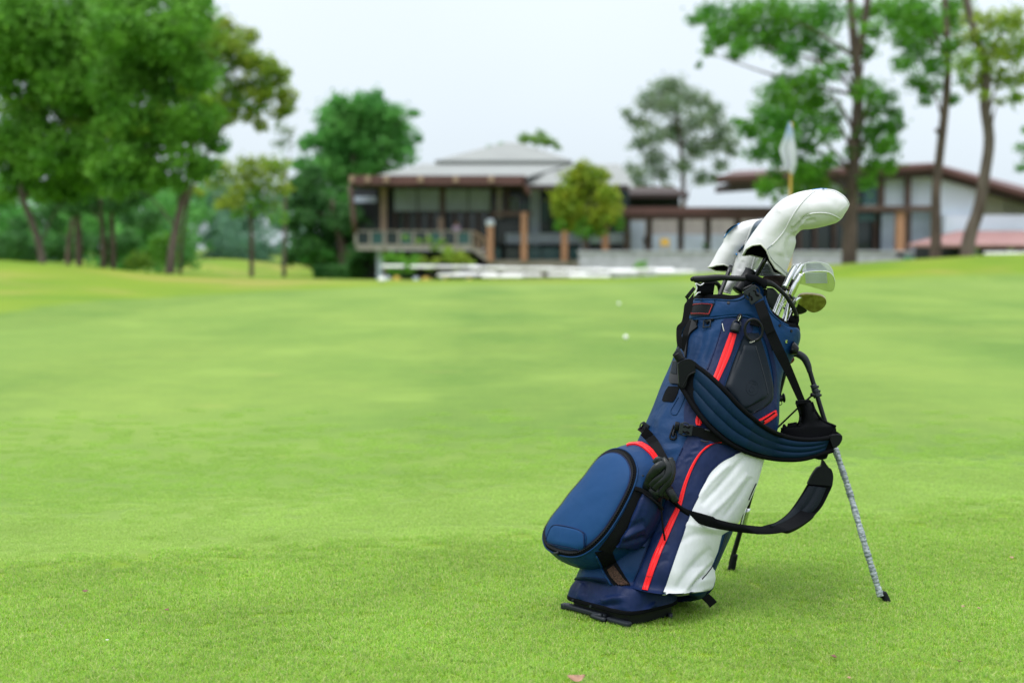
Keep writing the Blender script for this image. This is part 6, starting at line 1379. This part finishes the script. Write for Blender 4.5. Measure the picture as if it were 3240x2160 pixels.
line('raised_seam', zz(HH, (1045,922),(1150,810),(1240,690),(1320,540),(1400,410),(1500,280),(1600,180),(1700,110),(1790,88)), A_B, .0021, M['leather'], A_root, .0002, 90)
line('raised_seam', zz(HH, (1790,92),(1950,112),(2080,175),(2160,250),(2190,310)), A_B, .0020, M['leather'], A_root, .0004, 60)
line('edge_trim', zz(HH, (1640,98),(1720,86),(1800,80),(1870,84)), A_B, .0012, M['cyan'], A_root, .0002, 20)
line('raised_seam', zz(HH, (1510,530),(1560,480),(1650,450),(1780,442),(1900,455),(1990,490),(2060,530)), A_B, .0019, M['leather'], A_root, .0002, 60)
line('stitching', zz(HH, (985,1010),(1020,1090),(1080,1170),(1160,1240),(1250,1330)), A_B, .0006, M['stripe'], A_root, .0006, 40)
line('stitching', zz(HH, (1045,922),(1010,950),(975,985)), A_B, .0008, M['stripe'], A_root, .0006, 10)
prB = [(HH(100,1245), HH(480,1335)), (HH(160,1150), HH(520,1230)), (HH(240,1000), HH(600,1110)), (HH(318,880), HH(700,960)), (HH(345,760), HH(790,840)), (HH(430,655), HH(880,740)), (HH(600,578), HH(980,680)), (HH(760,540), HH(1040,660)), (HH(900,535), HH(1060,640)), (HH(1000,560), HH(1050,600))]
B_root, B_sh, B_B = cover('head_cover', 'white leather head cover with blue edged slate stripe, leftmost in the bag', prB,
    [(0, 0), (.12, .15), (.25, .55), (.5, .85), (.8, .7), (1, .3)], [(0, 0), (.3, -.2), (.7, 0), (1, 0)], YK+.11, [.035, .04, .045, .045, .04, .03, .012], M['leather'])
decal('stripe', zz(HH, (345,800),(370,710),(440,645),(520,605)), zz(HH, (352,790),(420,700),(500,640),(590,588)), B_B, M['stripe'], B_root, .001, nu=4, nv=20)
line('edge_trim', zz(HH, (340,810),(400,730),(480,655),(560,605)), B_B, .0016, M['cyan'], B_root, .0012, 30)
decal('stripe', zz(HH, (640,910),(700,780),(760,640),(820,580),(900,545)), zz(HH, (690,850),(760,740),(850,610),(900,580),(960,560)), B_B, M['stripe'], B_root, .001, nu=4, nv=24)
line('raised_seam', zz(HH, (630,920),(690,780),(745,650),(810,575),(900,542)), B_B, .0022, M['leather'], B_root, .0014, 30)
prC = [(HI(650,738), HI(790,775)), (HI(690,640), HI(850,690)), (HI(770,500), HI(1000,580)), (HH(440,1350), HH(790,1340)), (HH(480,1190), HH(870,1180)), (HH(530,1040), HH(950,1070)), (HH(620,930), HH(1010,980)), (HH(700,860), HH(1040,900)), (HH(800,800), HH(1000,840))]
C_root, C_sh, C_B = cover('head_cover', 'white leather head cover tucked between the two others, its narrow end inside the bag', prC,
    [(0, 0), (1, 0)], [(0, 0), (1, 0)], YK+.085, [.012, .022, .032, .036, .036, .03, .015], M['leather'])
line('edge_trim', zz(HH, (520,1060),(560,1000),(620,950)), C_B, .0022, M['cyan'], C_root, .0012, 20)
decal('stripe', zz(HH, (545,1010),(600,945),(650,905)), zz(HH, (570,1030),(610,980),(680,930)), C_B, M['stripe'], C_root, .001, nu=4, nv=14)
line('raised_seam', zz(HH, (795,1070),(775,1150),(750,1230),(735,1290)), C_B, .002, M['leather'], C_root, .001, 24)
crease(C_sh, [(zz(HH, (890,1100),(840,1180),(800,1290)), 4, -.003), (zz(HH, (850,1100),(800,1180),(770,1290)), 4, .003), (zz(HH, (560,1300),(620,1150)), 8, -.002)])
# dark grip-like sleeve crossing the narrow cover
sl = thing('club_sleeve', P(*HI(1000, 600), YK), 'short dark grey tube leaning on the narrow white cover behind the handle', 'tube')
sweep('sleeve_tube', [P(*HI(1130, 395), YK+.005), P(*HI(1060, 520), YK), P(*HI(900, 730), YK-.015)], [.0155, .0165, .0140], M['plasticb'], sl, n=20, sides=20)
sweep('sleeve_rim', [P(*HI(1132, 391), YK+.005), P(*HI(1126, 403), YK+.005)], .0168, M['plastic'], sl, n=3, sides=20)
deep = lambda q, L_=.33: q-D_AX*L_
def shaft(root, a, b, r0, r1, m, ext=.45):
    d = (b-a).normalized(); d = (d+(-D_AX)*.6).normalized()
    return sweep('shaft', [a, b, b+d*ext*.25], [r0, r1, r1], m, root, n=10, sides=12, smooth=False)
for (root, pa, pb, Y0, Y1, label) in ((A_root, HI(1390,165), HI(1215,480), YK-.03, YK-.01, 0), (B_root, HI(790,330), HI(610,790), YK+.05, YK+.02, 0)):
    pass
c1 = thing('driver_club', P(*HI(1215, 480), YK), 'black graphite driver shaft running up into the largest head cover', 'golf club')
shaft(c1, P(*HI(1400, 150), YK-.03), P(*HI(1150, 600), YK-.0), .0062, .0066, M['shaftblk'])
c2 = thing('fairway_wood', P(*HI(610, 790), YK), 'black graphite shaft under the leftmost head cover', 'golf club')
shaft(c2, P(*HI(800, 320), YK+.05), P(*HI(620, 780), YK+.02), .0058, .0062, M['shaftblk'])
def iron(label, outline, grooves, hos, Y, m, face_n=(.05, -1, .1), ferr=None, shaft_to=None, thick=.007, mg='groove', rs_=.0062, name='iron_club', hr=(.0085, .0078), mh=None, msh='chrome', lead=None):
    root = thing(name, P(*outline[0], Y), label, 'golf club')
    c = P(*outline[0], Y); n = Vector(face_n).normalized(); a = resample(outline, 64, True, True); bm = bmesh.new()
    ce = sum((PL(*q, c, n) for q in a), Vector())/64
    fr = []; k = 64
    ringsL = [(1.0, .0008), (.985, .0), (.5, .0)]
    vs0 = [bm.verts.new(ce+(PL(*q, c, n)-ce)*.975) for q in a]
    vs1 = [bm.verts.new(PL(*q, c, n)+n*-.0015) for q in a]
    vs2 = [bm.verts.new(PL(*q, c, n)+n*-(thick)) for q in a]
    vs3 = [bm.verts.new(ce+(PL(*q, c, n)-ce)*.85-n*(thick+.003)) for q in a]
    bm.faces.new(vs0); bm.faces.new(vs3[::-1])
    for A_, B_ in ((vs0, vs1), (vs1, vs2), (vs2, vs3)):
        for i in range(64): bm.faces.new((A_[i], B_[i], B_[(i+1) % 64], A_[(i+1) % 64]))
    o = bmobj('club_head', bm, m, root, smooth=False)
    for f in o.data.polygons: f.use_smooth = len(f.vertices) == 4
    if grooves:
        (gl0, gr0), (gl1, gr1), ng, mask = grooves
        for i in range(ng):
            t = i/(ng-1); p = (gl0[0]*(1-t)+gl1[0]*t, gl0[1]*(1-t)+gl1[1]*t); q = (gr0[0]*(1-t)+gr1[0]*t, gr0[1]*(1-t)+gr1[1]*t)
            if mask: p, q = mask(p, q)
            if p is None: continue
            a_, b_ = PL(*p, c, n)+Vector(n)*.0002, PL(*q, c, n)+Vector(n)*.0002
            sweep('groove', [a_, b_], .0009, M[mg], o, n=2, sides=4, smooth=False, rs=False)
    hp = [PL(*q, c, n)-n*.003 for q in hos]
    sweep('hosel', hp, list(hr), mh or m, root, n=16, sides=16)
    end = hp[-1]; d = (hp[-1]-hp[-2]).normalized() if len(hp) > 1 else None
    if shaft_to:
        e2 = P(*shaft_to, end.y+.0); dd = (e2-end)
        f0 = .0
        if ferr:
            sweep('ferrule', [end, end+dd.normalized()*ferr], [hr[-1], rs_*1.05], M['plasticb'], root, n=6, sides=14)
            for g_ in (.65, .8): sweep('ferrule_ring', [end+dd.normalized()*ferr*g_, end+dd.normalized()*(ferr*g_+.0012)], rs_*1.16, M['gold'], root, n=2, sides=14, rs=False)
        sweep('shaft', [end, e2, e2+(dd.normalized()-D_AX).normalized()*.12], rs_, M[msh], root, n=12, sides=14, smooth=False)
    return root, o
mk = lambda x0, xr, line_: None
# right group
iron('bright steel iron with its whole grooved face showing, lower of the pair at the right', zz(IR, (1000,480),(1060,452),(1250,430),(1400,430),(1500,462),(1565,540),(1586,640),(1575,730),(1545,790),(1500,806),(1440,795),(1250,740),(1080,690),(955,655),(945,600),(960,530)),
     (zz(IR, (1048,470), (1430,462)), zz(IR, (1062,645), (1445,640)), 10, None), zz(IR, (985,490),(930,600),(850,760),(795,880)), YK-.07, M['satin'], ferr=.012, shaft_to=IR(705, 1275), face_n=(.12, -1, -.12), hr=(.006, .0085, .0086, .0078))
iron2, h2_ = iron('bright steel iron whose top edge rises behind the lower bright one', zz(IR, (1010,330),(1060,290),(1200,262),(1350,275),(1470,325),(1535,400),(1555,480),(1540,560),(1300,560),(1100,540),(1000,460)),
     (zz(IR, (1070,310), (1330,300)), zz(IR, (1070,410), (1440,405)), 6, None), zz(IR, (1010,310),(940,420),(830,600)), YK-.02, M['satin'], ferr=.030, shaft_to=IR(560, 1210), face_n=(.12, -1, .0), hr=(.006, .0088, .0082))
iron('steel iron seen edge on behind the bright pair, only its back and hosel showing', zz(IR, (850,335),(900,308),(960,300),(985,320),(960,400),(880,400)), None, zz(IR, (880,330),(800,480),(690,720)), YK-.02, M['satin'], ferr=.014, shaft_to=IR(510, 1150), face_n=(.15, -1, .3), hr=(.006, .0088, .0078))
# extra leading edge triangle of the first iron's grooves
wd_, wh = iron('worn bronze wedge with a smooth curved sole, lowest club at the right', zz(IR, (905,990),(925,900),(1000,850),(1150,846),(1300,865),(1400,910),(1428,985),(1400,1060),(1320,1135),(1220,1172),(1130,1155),(1020,1080)), None,
     zz(IR, (985,900),(905,955),(850,1060)), YK-.05, M['rustwedge'], shaft_to=IR(745, 1290), face_n=(-.1, -1, -.35), hr=(.003, .0078, .0078), thick=.012, mh=M['satin'], rs_=.0068)
iron('black wedge head showing below the bronze wedge', zz(IR, (660,1100),(760,1080),(880,1010),(1000,1050),(1085,1140),(1010,1190),(930,1200),(800,1165)), None, zz(IR, (830,900),(790,1000),(740,1080)), YK-.0, M['blacksteel'], shaft_to=IR(690, 1250), face_n=(0, -1, -.4), mh=M['plasticb'], msh='chrome')
# middle group under the big cover
iron('bright grooved iron half hidden under the largest head cover', zz(IR, (170,470),(210,380),(280,310),(400,300),(600,330),(720,400),(735,500),(600,530),(300,525),(180,500)), (zz(IR, (300,330), (560,330)), zz(IR, (240,510), (700,510)), 8, None), zz(IR, (180,420),(170,520)), YK+.01, M['satin'], face_n=(.1, -1, .2), hr=(.006, .006))
iron('dark brown grooved iron just below the largest head cover', zz(IR, (310,535),(500,510),(700,515),(745,545),(720,620),(680,720),(600,760),(450,690),(330,620)), (zz(IR, (400,550), (690,545)), zz(IR, (560,720), (690,700)), 9, None), zz(IR, (330,600),(250,640)), YK+.0, M['darksteel'], face_n=(.1, -1, .2), hr=(.006, .006), mg='blacksteel')
